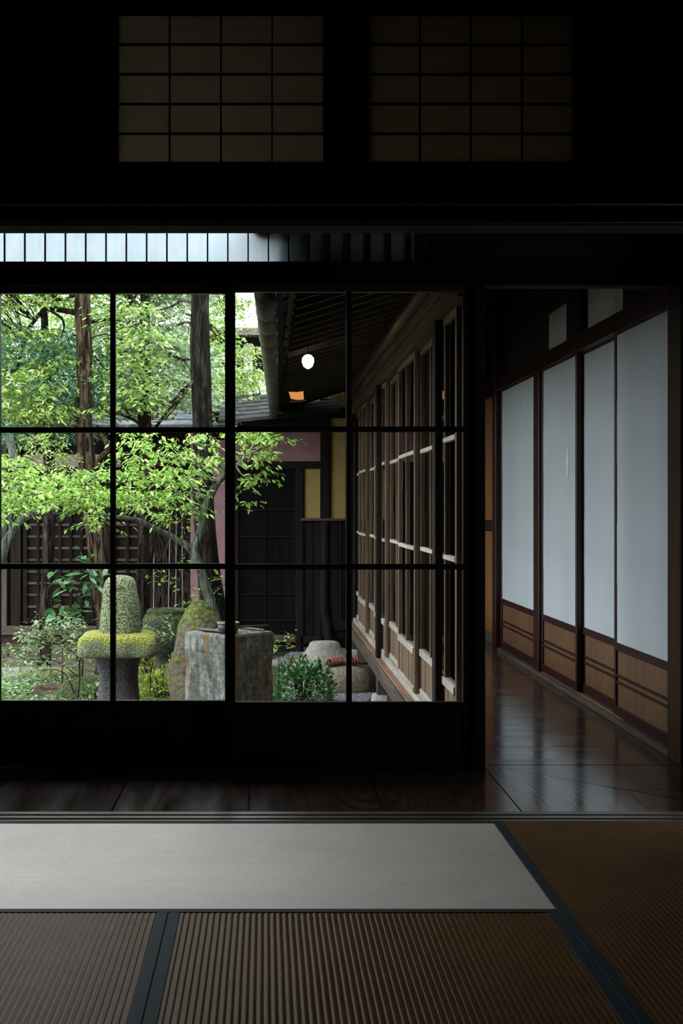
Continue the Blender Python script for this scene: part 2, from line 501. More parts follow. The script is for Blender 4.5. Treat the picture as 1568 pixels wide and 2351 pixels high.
# ------------------------------------------------------------------ mesh building
class MB:
    def __init__(s):
        s.v, s.f, s.n = [], [], 0

    def add(s, verts, faces):
        verts = np.asarray(verts, float).reshape(-1, 3)
        s.v.append(verts)
        for f in faces:
            s.f.append([int(i) + s.n for i in f])
        s.n += len(verts)
        return s

    def box(s, a, b, ch=0.0):
        a, b = np.minimum(a, b).astype(float), np.maximum(a, b).astype(float)
        d = b - a
        ax = int(np.argmax(d))
        u, w = [i for i in range(3) if i != ax]
        ch = min(ch, d[u] * 0.4, d[w] * 0.4)
        if ch > 0:
            prof = [(a[u] + ch, a[w]), (b[u] - ch, a[w]), (b[u], a[w] + ch), (b[u], b[w] - ch),
                    (b[u] - ch, b[w]), (a[u] + ch, b[w]), (a[u], b[w] - ch), (a[u], a[w] + ch)]
        else:
            prof = [(a[u], a[w]), (b[u], a[w]), (b[u], b[w]), (a[u], b[w])]
        k = len(prof)
        vs = []
        for e in (a[ax], b[ax]):
            for p in prof:
                q = [0, 0, 0]
                q[ax], q[u], q[w] = e, p[0], p[1]
                vs.append(q)
        even = (u, w) == ((ax + 1) % 3, (ax + 2) % 3)
        fs = []
        for i in range(k):
            j = (i + 1) % k
            fs.append([i, j, k + j, k + i] if even else [i, k + i, k + j, j])
        c0, c1 = list(range(k)), list(range(k, 2 * k))
        fs.append(c0[::-1] if even else c0)
        fs.append(c1 if even else c1[::-1])
        return s.add(vs, fs)

    def prism(s, poly, z0, z1):
        """vertical prism, poly counter-clockwise"""
        k = len(poly)
        vs = [(x, y, z0) for x, y in poly] + [(x, y, z1) for x, y in poly]
        fs = [[i, (i + 1) % k, k + (i + 1) % k, k + i] for i in range(k)]
        fs += [list(range(k))[::-1], list(range(k, 2 * k))]
        return s.add(vs, fs)

    def beam(s, p0, p1, w, h, up=(0, 0, 1)):
        p0, p1 = Vector(p0), Vector(p1)
        t = (p1 - p0).normalized()
        r = t.cross(Vector(up)).normalized()
        u = r.cross(t)
        vs = []
        for p in (p0, p1):
            for a, b in ((-1, -1), (1, -1), (1, 1), (-1, 1)):
                vs.append(p + r * (a * w / 2) + u * (b * h / 2))
        return s.add([tuple(v) for v in vs], [[0, 1, 5, 4], [1, 2, 6, 5], [2, 3, 7, 6], [3, 0, 4, 7], [3, 2, 1, 0], [4, 5, 6, 7]])

    def tube(s, pts, rad, seg=8, rough=0.0, freq=6.0, sub=4, caps=True, ridges=0):
        pts = [np.array(p, float) for p in pts]
        if len(pts) > 2 and sub > 1:
            out, ro = [], []
            for i in range(len(pts) - 1):
                p0, p1, p2, p3 = pts[max(i - 1, 0)], pts[i], pts[i + 1], pts[min(i + 2, len(pts) - 1)]
                for k in range(sub):
                    t = k / sub
                    out.append(0.5 * (2 * p1 + (p2 - p0) * t + (2 * p0 - 5 * p1 + 4 * p2 - p3) * t * t + (3 * p1 - p0 - 3 * p2 + p3) * t ** 3))
                    ro.append(rad[i] * (1 - t) + rad[i + 1] * t)
            out.append(pts[-1])
            ro.append(rad[-1])
            pts, rad = out, ro
        n = len(pts)
        P_ = np.array(pts)
        T = np.gradient(P_, axis=0)
        T /= np.linalg.norm(T, axis=1)[:, None] + 1e-9
        ref = np.array([1.0, 0, 0]) if abs(T[0][0]) < 0.8 else np.array([0, 1.0, 0])
        vs, fs = [], []
        a = np.linspace(0, 2 * np.pi, seg, endpoint=False)
        for i in range(n):
            u = np.cross(T[i], ref)
            u /= np.linalg.norm(u) + 1e-9
            w = np.cross(T[i], u)
            ref = np.cross(u, T[i])
            for q in range(seg):
                r = rad[i]
                d = u * math.cos(a[q]) + w * math.sin(a[q])
                if rough:
                    c = P_[i] * freq
                    r *= 1 + rough * mnoise.noise(Vector((c[0] + 3 * d[0], c[1] + 3 * d[1], c[2] * 0.45 + 3 * d[2])))
                    if ridges:
                        r *= 1 + 0.5 * rough * mnoise.noise(Vector((7 * d[0], 7 * d[1], c[2] * 0.25)))
                vs.append(P_[i] + d * r)
        for i in range(n - 1):
            for q in range(seg):
                fs.append([i * seg + q, i * seg + (q + 1) % seg, (i + 1) * seg + (q + 1) % seg, (i + 1) * seg + q][::-1])
        if caps:
            fs.append(list(range(seg)))
            fs.append([(n - 1) * seg + q for q in range(seg)][::-1])
        return s.add(vs, fs)

    def lathe(s, prof, c, seg=24, sq=2.0, rough=0.0, freq=5.0, rot=0.0, seed=0.0):
        """prof = [(r, z)], sq = superellipse power (2 round, 6 squarish)"""
        vs, fs = [], []
        for r, z in prof:
            for q in range(seg):
                a = 2 * math.pi * q / seg
                ca, sa = math.cos(a), math.sin(a)
                k = (abs(ca) ** sq + abs(sa) ** sq) ** (-1 / sq)
                x, y = r * k * ca, r * k * sa
                if rough:
                    nn = 1 + rough * mnoise.noise(Vector((x * freq + seed, y * freq, z * freq)))
                    x, y = x * nn, y * nn
                    zz = z + rough * 0.25 * r * mnoise.noise(Vector((x * freq, y * freq + seed, z * freq + 9)))
                else:
                    zz = z
                vs.append((c[0] + x * math.cos(rot) - y * math.sin(rot), c[1] + x * math.sin(rot) + y * math.cos(rot), c[2] + zz))
        n = len(prof)
        for i in range(n - 1):
            for q in range(seg):
                fs.append([i * seg + q, i * seg + (q + 1) % seg, (i + 1) * seg + (q + 1) % seg, (i + 1) * seg + q])
        fs.append(list(range(seg))[::-1])
        fs.append([(n - 1) * seg + q for q in range(seg)])
        return s.add(vs, fs)

    def arrays(s):
        return np.concatenate(s.v), s.f


ORG = {}


def link_mesh(name, verts, faces, mat, origin, smooth=False):
    me = bpy.data.meshes.new(name)
    v = np.asarray(verts, float) - np.array(origin)
    if isinstance(faces, np.ndarray):
        k = faces.shape[1]
        nf = len(faces)
        me.vertices.add(len(v))
        me.vertices.foreach_set('co', v.astype(np.float32).ravel())
        me.loops.add(nf * k)
        me.loops.foreach_set('vertex_index', faces.astype(np.int32).ravel())
        me.polygons.add(nf)
        me.polygons.foreach_set('loop_start', np.arange(0, nf * k, k, dtype=np.int32))
        me.update(calc_edges=True)
    else:
        me.from_pydata([tuple(p) for p in v], [], faces)
    me.materials.append(MATS[mat])
    if smooth:
        me.polygons.foreach_set('use_smooth', [True] * len(me.polygons))
    me.update()
    o = bpy.data.objects.new(name, me)
    COL.objects.link(o)
    return o


def tag(o, label=None, cat=None, group=None, kind=None):
    if label:
        o['label'] = label
    if cat:
        o['category'] = cat
    if group:
        o['group'] = group
    if kind:
        o['kind'] = kind
    return o


def root(name, loc, label=None, cat=None, group=None, kind=None):
    o = bpy.data.objects.new(name, None)
    o.empty_display_size = 0.05
    COL.objects.link(o)
    o.location = loc
    ORG[o] = tuple(loc)
    return tag(o, label, cat, group, kind)


def part(name, mb, mat, parent, label=None, kind=None, smooth=False):
    v, f = mb if isinstance(mb, tuple) else mb.arrays()
    o = link_mesh(name, v, f, mat, ORG[parent], smooth)
    o.parent = parent
    ORG[o] = ORG[parent]
    return tag(o, label, kind=kind)


def solo(name, mb, mat, label, cat, group=None, kind=None, smooth=False):
    v, f = mb if isinstance(mb, tuple) else mb.arrays()
    lo, hi = v.min(0), v.max(0)
    org = ((lo[0] + hi[0]) / 2, (lo[1] + hi[1]) / 2, lo[2])
    o = link_mesh(name, v, f, mat, org, smooth)
    o.location = org
    ORG[o] = org
    return tag(o, label, cat, group, kind)


def B(a, b, ch=0.0):
    return MB().box(a, b, ch)


# ------------------------------------------------------------------ tatami room
FZ = -0.02            # boarded corridor floor level
GZ = -0.38            # garden level
RL, RR, RB = -2.95, 1.66, -1.8

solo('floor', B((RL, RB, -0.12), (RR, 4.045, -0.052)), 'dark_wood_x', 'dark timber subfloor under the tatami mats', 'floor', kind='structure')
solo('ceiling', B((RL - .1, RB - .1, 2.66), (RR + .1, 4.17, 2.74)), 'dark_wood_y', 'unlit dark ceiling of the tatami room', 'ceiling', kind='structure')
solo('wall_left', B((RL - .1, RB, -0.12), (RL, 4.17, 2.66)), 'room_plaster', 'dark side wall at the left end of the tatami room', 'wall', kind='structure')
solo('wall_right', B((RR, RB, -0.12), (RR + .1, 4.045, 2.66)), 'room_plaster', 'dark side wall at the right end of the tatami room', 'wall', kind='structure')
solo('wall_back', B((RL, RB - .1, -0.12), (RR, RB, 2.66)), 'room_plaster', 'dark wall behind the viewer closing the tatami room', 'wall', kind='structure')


def tatami_mat(x0, x1, y0, y1, heri_axis, mat, label):
    """heri_axis: the direction the cloth borders (and the woven ribs) run"""
    x0, x1, y0, y1 = x0 + .0008, x1 - .0008, y0 + .0008, y1 - .0008
    r = root('tatami_mat', ((x0 + x1) / 2, (y0 + y1) / 2, -0.052), label, 'tatami mat')
    part('straw_core', B((x0, y0, -0.052), (x1, y1, -0.006)), 'tatami_brown', r)
    hw, pitch = 0.028, 0.0145
    a0, a1 = (x0, x1) if heri_axis == 'y' else (y0, y1)      # across the ribs
    b0, b1 = (y0, y1) if heri_axis == 'y' else (x0, x1)      # along the ribs
    n = int(round((a1 - a0 - 2 * hw) / pitch)) * 6
    k = np.arange(n + 1)
    ac = np.linspace(a0 + hw - .002, a1 - hw + .002, n + 1)
    z = -0.0019 + 0.0019 * np.abs(np.sin(k / 6 * math.pi)) ** 0.6
    nb = 14
    bc = np.linspace(b0, b1, nb)
    ph = rng.normal(0, 0.0006, (nb, 1)) * 0
    A = np.repeat(ac[None], nb, 0)
    wob = np.array([[mnoise.noise(Vector((q * 9, w * 3.3, x0))) for q in ac] for w in bc]) * 0.0012
    A = A + wob + ph
    Z = np.repeat(z[None], nb, 0)
    Bc = np.repeat(bc[:, None], n + 1, 1)
    V = np.stack([A, Bc, Z] if heri_axis == 'y' else [Bc, A, Z], -1).reshape(-1, 3)
    i, j = np.meshgrid(np.arange(nb - 1), np.arange(n), indexing='ij')
    q = (i * (n + 1) + j).ravel()
    f = np.stack([q, q + 1, q + n + 2, q + n + 1], 1)
    if heri_axis == 'x':
        f = f[:, ::-1]
    part('woven_cover', (V, f), mat, r, smooth=True)
    for e in (0, 1):
        c0 = a0 if e == 0 else a1 - hw
        m = MB()
        if heri_axis == 'y':
            m.box((c0, y0, -0.04), (c0 + hw, y1, 0.0012), 0.0012)
        else:
            m.box((x0, c0, -0.04), (x1, c0 + hw, 0.0012), 0.0012)
        part('cloth_border', m, 'heri_cloth', r)
    return r


tatami_mat(-1.13, 0.702, 3.125, 4.042, 'x', 'tatami_sheen', 'tatami mat with window sheen painted into its pale colour, lying lengthwise along the wooden sill')
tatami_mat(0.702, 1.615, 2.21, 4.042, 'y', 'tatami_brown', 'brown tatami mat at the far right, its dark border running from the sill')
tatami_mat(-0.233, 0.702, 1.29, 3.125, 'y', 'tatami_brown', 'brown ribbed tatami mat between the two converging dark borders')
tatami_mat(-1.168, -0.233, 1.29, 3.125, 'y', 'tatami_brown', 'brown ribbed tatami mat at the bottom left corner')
tatami_mat(-2.94, -1.13, 3.125, 4.042, 'x', 'tatami_sheen', 'tatami mat with the same painted pale sheen, beyond the left edge, along the sill')

# sill with its sliding grooves
tr = root('trim_1', (-.6, 4.1, -0.06), 'grooved wooden door sill between the tatami and the corridor boards', 'sill', kind='structure')
part('sill_board', B((RL, 4.045, -0.06), (RR, 4.172, -0.012)), 'sill_wood', tr)
for a, b in ((4.045, 4.066), (4.083, 4.117), (4.134, 4.172)):
    part('sill_rib', B((RL, a, -0.013), (RR, b, -0.001), 0.0015), 'worn_sill', tr)

# wall above the opening: lintel, beam, posts and two paper transoms
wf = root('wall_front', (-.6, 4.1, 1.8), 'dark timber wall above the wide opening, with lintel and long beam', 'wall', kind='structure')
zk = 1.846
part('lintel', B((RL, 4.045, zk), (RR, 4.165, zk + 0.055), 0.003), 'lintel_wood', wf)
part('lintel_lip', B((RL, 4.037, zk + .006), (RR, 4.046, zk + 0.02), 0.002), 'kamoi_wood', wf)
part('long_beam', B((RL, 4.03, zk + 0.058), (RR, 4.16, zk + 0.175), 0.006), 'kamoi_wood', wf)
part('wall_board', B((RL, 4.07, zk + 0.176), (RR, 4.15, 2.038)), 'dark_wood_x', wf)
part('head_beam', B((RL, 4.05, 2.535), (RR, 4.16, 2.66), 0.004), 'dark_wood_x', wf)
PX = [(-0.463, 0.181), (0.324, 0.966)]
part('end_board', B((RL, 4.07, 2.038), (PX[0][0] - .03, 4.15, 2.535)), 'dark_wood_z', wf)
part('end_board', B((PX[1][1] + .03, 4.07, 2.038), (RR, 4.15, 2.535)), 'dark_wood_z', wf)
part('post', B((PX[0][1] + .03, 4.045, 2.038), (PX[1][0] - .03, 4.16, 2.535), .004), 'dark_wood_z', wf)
for w, (xa, xb) in enumerate(PX):
    wr = root('window_%d' % (w + 1), ((xa + xb) / 2, 4.11, 2.04),
              ('left' if w == 0 else 'right') + ' one of the two dim paper transoms high above the opening', 'transom', kind='structure')
    za, zb = 2.052, 2.519
    for a, b in (((xa - .03, 4.075, 2.038), (xa, 4.135, 2.535)), ((xb, 4.075, 2.038), (xb + .03, 4.135, 2.535))):
        part('frame_stile', B(a, b, .003), 'dark_wood_z', wr)
    part('frame_rail', B((xa, 4.075, 2.038), (xb, 4.135, za), .003), 'dark_wood_x', wr)
    part('frame_rail', B((xa, 4.075, zb), (xb, 4.135, 2.535), .003), 'dark_wood_x', wr)
    for i in range(1, 4):
        x = xa + (xb - xa) * i / 4
        part('muntin', B((x - .0025, 4.095, za), (x + .0025, 4.108, zb)), 'dark_wood_z', wr)
    for i in range(1, 5):
        z = za + (zb - za) * i / 5
        part('muntin', B((xa, 4.093, z - .0025), (xb, 4.106, z + .0025)), 'dark_wood_x', wr)
    for i in range(4):
        for j in range(5):
            xx0, xx1 = xa + (xb - xa) * i / 4, xa + (xb - xa) * (i + 1) / 4
            zz0, zz1 = za + (zb - za) * j / 5, za + (zb - za) * (j + 1) / 5
            part('paper_pane', B((xx0, 4.108, zz0), (xx1, 4.1095, zz1)), 'ranma_paper', wr)

# ------------------------------------------------------------------ boarded corridor floor
cf = root('floor.001', (0.3, 4.6, FZ - .04), 'polished dark plank floor of the veranda corridor', 'floor', kind='structure')
g = 0.0018
XS = [-2.95, -2.27, -1.83, -1.39, -0.945, -0.503, -0.057, 0.385, 0.835]
for a, b in zip(XS[:-1], XS[1:]):
    part('plank', B((a + g, 4.174, FZ - .035), (b - g, 5.05, FZ), .0012), 'floor_wood_y', cf)
XC = 1.70
part('plank', MB().prism([(0.835 + g, 4.174), (1.26, 4.174), (1.26, 4.585), (0.835 + g, 5.022)], FZ - .035, FZ), 'floor_wood_y', cf)
part('plank', MB().prism([(1.26 + g, 4.174), (1.66, 4.174), (1.26 + g, 4.583)], FZ - .035, FZ), 'floor_wood_y', cf)
part('plank', MB().prism([(0.84, 5.022), (1.27, 4.585), (XC, 4.585), (XC, 5.022)], FZ - .035, FZ - .0004), 'floor_wood_x', cf)
part('plank', MB().prism([(1.275, 4.581), (1.67, 4.176), (XC, 4.176), (XC, 4.581)], FZ - .035, FZ - .0004), 'floor_wood_x', cf)
YS = [5.026, 5.41, 5.80, 6.15, 6.52, 6.88, 7.25, 7.6, 7.98, 8.33, 8.7, 9.05, 9.42, 9.8, 10.15, 10.5, 10.9, 11.25, 11.6]
for a, b in zip(YS[:-1], YS[1:]):
    part('plank', B((0.80, a + g, FZ - .035), (XC, b - g, FZ), .0012), 'floor_wood_x', cf)
part('joist_bed', B((RL, 4.175, FZ - .06), (XC, 5.05, FZ - .036)), 'dark_wood_x', cf)
part('joist_bed', B((0.80, 5.05, FZ - .06), (XC, 11.6, FZ - .036)), 'dark_wood_y', cf)

# ------------------------------------------------------------------ glazed wall to the garden (Y about 4.95)
WY = 4.93
ww = root('wall_garden', (-1, 4.95, FZ), 'dark timber framing round the sliding glass doors, with lintel', 'wall', kind='structure')
part('lintel', B((RL, 4.905, 1.812), (XC + .03, 5.02, 1.897), .003), 'lintel_wood', ww)
part('lintel_lip', B((RL, 4.90, 1.806), (XC, 4.912, 1.818), .002), 'lintel_wood', ww)
part('upper_board', B((RL, 4.92, 2.16), (XC + .03, 5.02, 2.62)), 'dark_wood_x', ww)
part('upper_board', B((0.625, 4.92, 1.897), (XC + .03, 5.02, 2.16)), 'dark_wood_x', ww)
part('upper_board', B((RL, 4.92, 1.897), (-2.62, 5.02, 2.16)), 'dark_wood_x', ww)
part('jamb_post', B((0.787, 4.905, FZ + .001), (0.826, 5.05, 1.812), .003), 'dark_wood_z', ww)
part('end_post', B((RL, 4.905, FZ + .001), (-2.86, 5.05, 1.812), .003), 'dark_wood_z', ww)
part('track_sill', B((-2.86, 4.90, FZ + .0005), (0.787, 5.06, FZ + .012), .002), 'dark_wood_x', ww)
part('outer_sill', B((-2.95, 5.052, -.22), (0.70, 5.14, FZ - .01), .004), 'shed_wood_x', ww)
part('foundation', B((RL, 5.06, GZ), (0.70, 5.10, -.22)), 'deep_soil', ww)

# paper transom strip over the glass doors: one pane about every 8 cm
w3 = root('window_3', (-1, 4.96, 1.897), 'long bright strip of narrow paper panes above the glass doors', 'transom', kind='structure')
part('frame_rail', B((-2.62, 4.945, 2.145), (0.625, 4.985, 2.16)), 'dark_wood_x', w3)
x0 = -0.992 - 0.0771 * 21
k = 0
xe = [x for x in [x0 + 0.0771 * i for i in range(44)] if x < 0.62] + [0.622]
for a, b in zip(xe[:-1], xe[1:]):
    if a > -1.6:
        part('paper_pane', B((a, 4.964, 1.897), (b, 4.9655, 2.145)), 'transom_paper', w3)
        part('muntin', B((a - .0026, 4.95, 1.897), (a + .0026, 4.963, 2.145)), 'dark_wood_z', w3)
part('blind_board', B((-2.62, 4.95, 1.897), (xe[[i for i, q in enumerate(xe) if q > -1.6][0]] - .003, 4.98, 2.145)), 'dark_wood_x', w3)


def glass_sash(idx, x0, x1, y, label, name='window_%d', z0=FZ + .012, z1=1.825):
    r = root(name % idx, ((x0 + x1) / 2, y, z0), label, 'sliding glass door', kind='structure')
    t = 0.032
    sw = 0.038
    for a, b in ((x0, x0 + sw), (x1 - sw, x1)):
        part('stile', B((a, y, z0), (b, y + t, z1), .003), 'dark_wood_z', r)
    A, C_ = x0 + sw, x1 - sw
    part('top_rail', B((A, y, 1.787), (C_, y + t, z1), .003), 'sill_wood', r)
    part('bottom_rail', B((A, y, z0), (C_, y + t, 0.05), .003), 'dark_wood_x', r)
    part('waist_rail', B((A, y, 0.195), (C_, y + t, 0.235), .003), 'dark_wood_x', r)
    part('kick_panel', B((A, y + .012, 0.05), (C_, y + .02, 0.195)), 'dark_wood_z', r)
    xm = (x0 + x1) / 2
    hs = [0.235, 0.747, 1.2675, 1.787]
    for z in hs[1:3]:
        part('muntin', B((A, y + .004, z - .0105), (C_, y + t - .004, z + .0105), .003), 'dark_wood_x', r)
    for a, b in zip(hs[:-1], hs[1:]):
        lo = a + (.0105 if a != hs[0] else 0)
        hi = b - (.0105 if b != hs[-1] else 0)
        part('muntin', B((xm - .0105, y + .004, lo), (xm + .0105, y + t - .004, hi), .003), 'dark_wood_z', r)
        for c, d in ((A, xm - .0105), (xm + .0105, C_)):
            part('glass_pane', B((c, y + .015, lo), (d, y + .0175, hi)), 'window_glass', r)
    return r


glass_sash(4, -0.154, 0.785, WY, 'sliding glass door ending at the corridor, its panes showing basin, eaves and glazed wing')
glass_sash(5, -1.05, -0.116, WY + .038, 'sliding glass door in front of the stone lantern and tree trunks')
glass_sash(6, -1.98, -1.045, WY, 'sliding glass door past the left edge, next to the lantern door')
glass_sash(7, -2.86, -1.94, WY + .038, 'sliding glass door at the far left end of the veranda')

# ------------------------------------------------------------------ right wing corridor: shoji wall
SX = 1.63
wr_ = root('wall_east', (SX + .05, 7.5, FZ), 'timber framed wall of the corridor holding the paper sliding doors', 'wall', kind='structure')
part('track_sill', B((SX - .035, 5.17, FZ + .0005), (SX + .07, 9.0, FZ + .028), .002), 'grey_wood_y', wr_)
part('track_strip', B((SX - .012, 5.9, FZ + .028), (SX + .0, 7.64, FZ + .032)), 'track_wood', wr_)
part('corner_post', B((SX - .04, 5.0, FZ + .001), (SX + .09, 5.165, 2.6), .004), 'post_wood', wr_)
part('near_wall', B((SX + .075, 4.18, FZ - .03), (SX + .12, 5.0, 2.6)), 'room_plaster', wr_)
part('end_post', B((SX - .045, 9.0, FZ + .001), (SX + .09, 9.13, 2.6), .004), 'lacquer_wood_z', wr_)
part('post', B((SX - .03, 7.655, FZ + .03), (SX + .01, 7.80, 1.775), .003), 'lacquer_wood_z', wr_)
part('post', B((SX - .01, 6.72, 1.862), (SX + .09, 7.03, 2.6), .003), 'dark_wood_z', wr_)
part('lintel', B((SX - .03, 5.165, 1.778), (SX + .08, 9.0, 1.862), .003), 'lacquer_wood_y', wr_)
part('upper_wall', B((SX + .02, 5.165, 2.11), (SX + .09, 9.0, 2.6)), 'room_plaster', wr_)
part('upper_wall', B((SX + .02, 5.165, 1.862), (SX + .09, 6.03, 2.11)), 'room_plaster', wr_)
part('upper_wall', B((SX + .02, 7.65, 1.862), (SX + .09, 9.0, 2.11)), 'room_plaster', wr_)
part('back_wall', B((SX + .10, 4.18, FZ - .05), (SX + .13, 11.9, 2.6)), 'dark_wood_y', wr_)
for i, (a, b, lb) in enumerate(((6.03, 6.72, 'small paper transom over the second corridor door from the corner post'),
                                (7.03, 7.65, 'small paper transom deeper in the corridor, over the third door'))):
    r = root('window_%d' % (8 + i), (SX + .03, (a + b) / 2, 1.862), lb, 'transom', kind='structure')
    part('paper_pane', B((SX + .03, a, 1.875), (SX + .032, b, 2.10)), 'shoji_paper', r)
    part('frame_rail', B((SX + .015, a, 1.862), (SX + .05, b, 1.875)), 'dark_wood_y', r)
    part('frame_rail', B((SX + .015, a, 2.10), (SX + .05, b, 2.11)), 'dark_wood_y', r)


def shoji_door(idx, y0, y1, x, label):
    r = root('door_%d' % idx, (x, (y0 + y1) / 2, FZ + .03), label, 'paper sliding door', kind='structure')
    z0, z1, t, sw = FZ + .03, 1.79, 0.03, 0.022
    for a, b in ((y0, y0 + sw), (y1 - sw, y1)):
        part('stile', B((x, a, z0), (x + t, b, z1), .003), 'lacquer_wood_z', r)
    A, C_ = y0 + sw, y1 - sw
    part('top_rail', B((x, A, 1.768), (x + t, C_, z1), .003), 'lacquer_wood_y', r)
    part('bottom_rail', B((x, A, z0), (x + t, C_, .055), .003), 'lacquer_wood_y', r)
    part('waist_rail', B((x, A, .312), (x + t, C_, .348), .003), 'lacquer_wood_y', r)
    part('kick_panel', B((x + .012, A, .055), (x + .02, C_, .312)), 'kick_board', r)
    for z in (.165, .195):
        part('batten', B((x + .003, A, z - .006), (x + .013, C_, z + .006), .002), 'lacquer_wood_y', r)
    # paper glued in overlapping sheets
    zs = [.348, .62, .90, 1.18, 1.46, 1.768]
    for j in range(5):
        part('paper_sheet', B((x + .008 - .0008 * (j % 2), A, zs[j] - (.004 if j else 0)), (x + .0095 - .0008 * (j % 2), C_, zs[j + 1])), 'shoji_paper', r)
    for j in range(1, 12):
        z = .348 + 1.42 * j / 12
        part('muntin', B((x + .012, A, z - .003), (x + .024, C_, z + .003)), 'lacquer_wood_y', r)
    return r


shoji_door(1, 5.17, 6.06, SX - .012, 'widest paper sliding door, next to the corner post')
shoji_door(2, 6.045, 6.83, SX + .022, 'second paper sliding door from the corner post, set back behind the first')
shoji_door(3, 6.80, 7.66, SX - .012, 'third paper sliding door from the corner post, with a small repair patch')
shoji_door(4, 7.80, 8.99, SX - .012, 'farthest and narrowest-looking paper sliding door, before the reddish end post')
d3 = [o for o in bpy.data.objects if o.name == 'door_3'][0]
part('paper_patch', MB().add([(SX - .0066, 7.00, 1.30), (SX - .0066, 7.04, 1.28), (SX - .0066, 7.055, 1.20), (SX - .0066, 7.04, 1.12),
                              (SX - .0066, 7.01, 1.13), (SX - .0066, 6.99, 1.22)] +
                             [(SX - .0056, 7.00, 1.30), (SX - .0056, 7.04, 1.28), (SX - .0056, 7.055, 1.20), (SX - .0056, 7.04, 1.12),
                              (SX - .0056, 7.01, 1.13), (SX - .0056, 6.99, 1.22)],
                             [[0, 1, 2, 3, 4, 5], [11, 10, 9, 8, 7, 6]] + [[i, 6 + i, 6 + (i + 1) % 6, (i + 1) % 6] for i in range(6)]),
     'white_wall', d3, 'small pale repair patch')

# timber door farther along the corridor wall
r = root('door_5', (SX, 9.6, FZ), 'brown board door with a dark cross rail at the corridor end', 'door', kind='structure')
dx = SX + .005
part('stile', B((dx, 9.14, FZ + .001), (dx + .04, 9.24, 1.86), .003), 'dark_wood_z', r)
part('stile', B((dx, 9.93, FZ + .001), (dx + .04, 10.01, 1.86), .003), 'dark_wood_z', r)
part('bottom_rail', B((dx, 9.24, FZ + .001), (dx + .04, 9.93, .06), .003), 'grey_wood_y', r)
part('cross_rail', B((dx - .003, 9.24, .80), (dx + .04, 9.93, .88), .003), 'dark_wood_y', r)
part('top_rail', B((dx, 9.24, 1.78), (dx + .04, 9.93, 1.86), .003), 'dark_wood_y', r)
for i in range(5):
    a = 9.24 + .138 * i
    part('board', B((dx + .012 + .001 * (i % 2), a + .001, .06), (dx + .03, a + .137, .80)), 'door_board', r)
    part('board', B((dx + .012 + .001 * (i % 2), a + .001, .88), (dx + .03, a + .137, 1.78)), 'door_board', r)
# shoji at the far end of the corridor, seen through the near glass
r = root('door_6', (SX, 11.3, FZ), 'white gridded paper door glimpsed through the glass of the wing', 'paper sliding door', kind='structure')
part('paper_pane', B((SX + .02, 10.95, .45), (SX + .022, 11.55, 1.62)), 'shoji_paper', r)
for y in (10.95, 11.25, 11.53):
    part('muntin', B((SX + .005, y, .45), (SX + .02, y + .02, 1.62)), 'dark_wood_z', r)
for j in range(12):
    part('muntin', B((SX + .004, 10.95, .45 + .104 * j), (SX + .02, 11.55, .458 + .104 * j)), 'dark_wood_y', r)
part('kick_panel', B((SX + .0, 10.95, FZ + .001), (SX + .04, 11.55, .45)), 'dark_wood_z', r)
solo('wall_north', B((0.84, 11.62, FZ - .03), (SX + .10, 11.7, 2.5)), 'dark_wood_x', 'dark end wall of the corridor', 'wall', kind='structure')
solo('ceiling.001', MB().box((RL - .1, 4.175, 2.60), (SX + .13, 5.1, 2.66)).box((0.86, 5.1, 2.60), (SX + .13, 11.7, 2.66)), 'ceiling_board',
     'brown board ceiling over the veranda corridor', 'ceiling', kind='structure')
solo('wall_west', B((RL - .1, 4.175, -.12), (RL, 5.05, 2.6)), 'room_plaster', 'dark wall at the left end of the veranda', 'wall', kind='structure')

# ------------------------------------------------------------------ right wing: glazed outside wall along X = 0.78
GX = 0.775
wg = root('wall_wing', (GX, 8.3, -.2), 'weathered timber framing of the glazed wing, seen from the garden', 'wall', kind='structure')
part('outer_sill', B((GX - .055, 5.12, -.135), (GX + .07, 11.6, -.045), .006), 'grey_wood_y', wg)
part('sill_cap', B((GX - .04, 5.12, -.044), (GX + .07, 11.6, -.032), .003), 'orange_wood', wg)
part('track_sill', B((GX - .005, 5.06, -.032), (GX + .07, 11.6, .0), .003), 'weather_rail', wg)
part('lintel', B((GX - .03, 5.06, 1.79), (GX + .07, 11.6, 1.868), .004), 'grey_wood_y', wg)
part('head_plank', B((GX - .045, 5.06, 1.87), (GX + .06, 11.6, 1.925), .004), 'grey_wood_y', wg)
part('wall_plate', MB().tube([(GX - .02, 5.04, 1.985), (GX - .02, 11.6, 1.985)], [.058, .058], 12, sub=1), 'lacquer_wood_y', wg, smooth=True)
part('upper_board', B((GX + .03, 5.06, 1.925), (GX + .08, 11.6, 2.6)), 'dark_wood_y', wg)
for (a, b) in ((5.70, 5.80), (8.70, 8.80), (11.5, 11.62)):
    part('post', B((GX - .036, a, -.044), (GX - .003, b, 1.79), .004), 'shed_wood_z', wg)
    part('stub_post', B((GX - .03, a, GZ + .1), (GX + .05, b, -.136), .004), 'grey_wood_z', wg)
    part('plinth', MB().lathe([(.075, 0), (.08, .05), (.07, .10)], (GX + .01, (a + b) / 2, GZ + .001), 14, 6, 0.05), 'stone_plinth', wg, smooth=True)
part('skirt_board', B((GX + .03, 5.1, GZ), (GX + .05, 11.6, -.136)), 'deep_soil', wg)


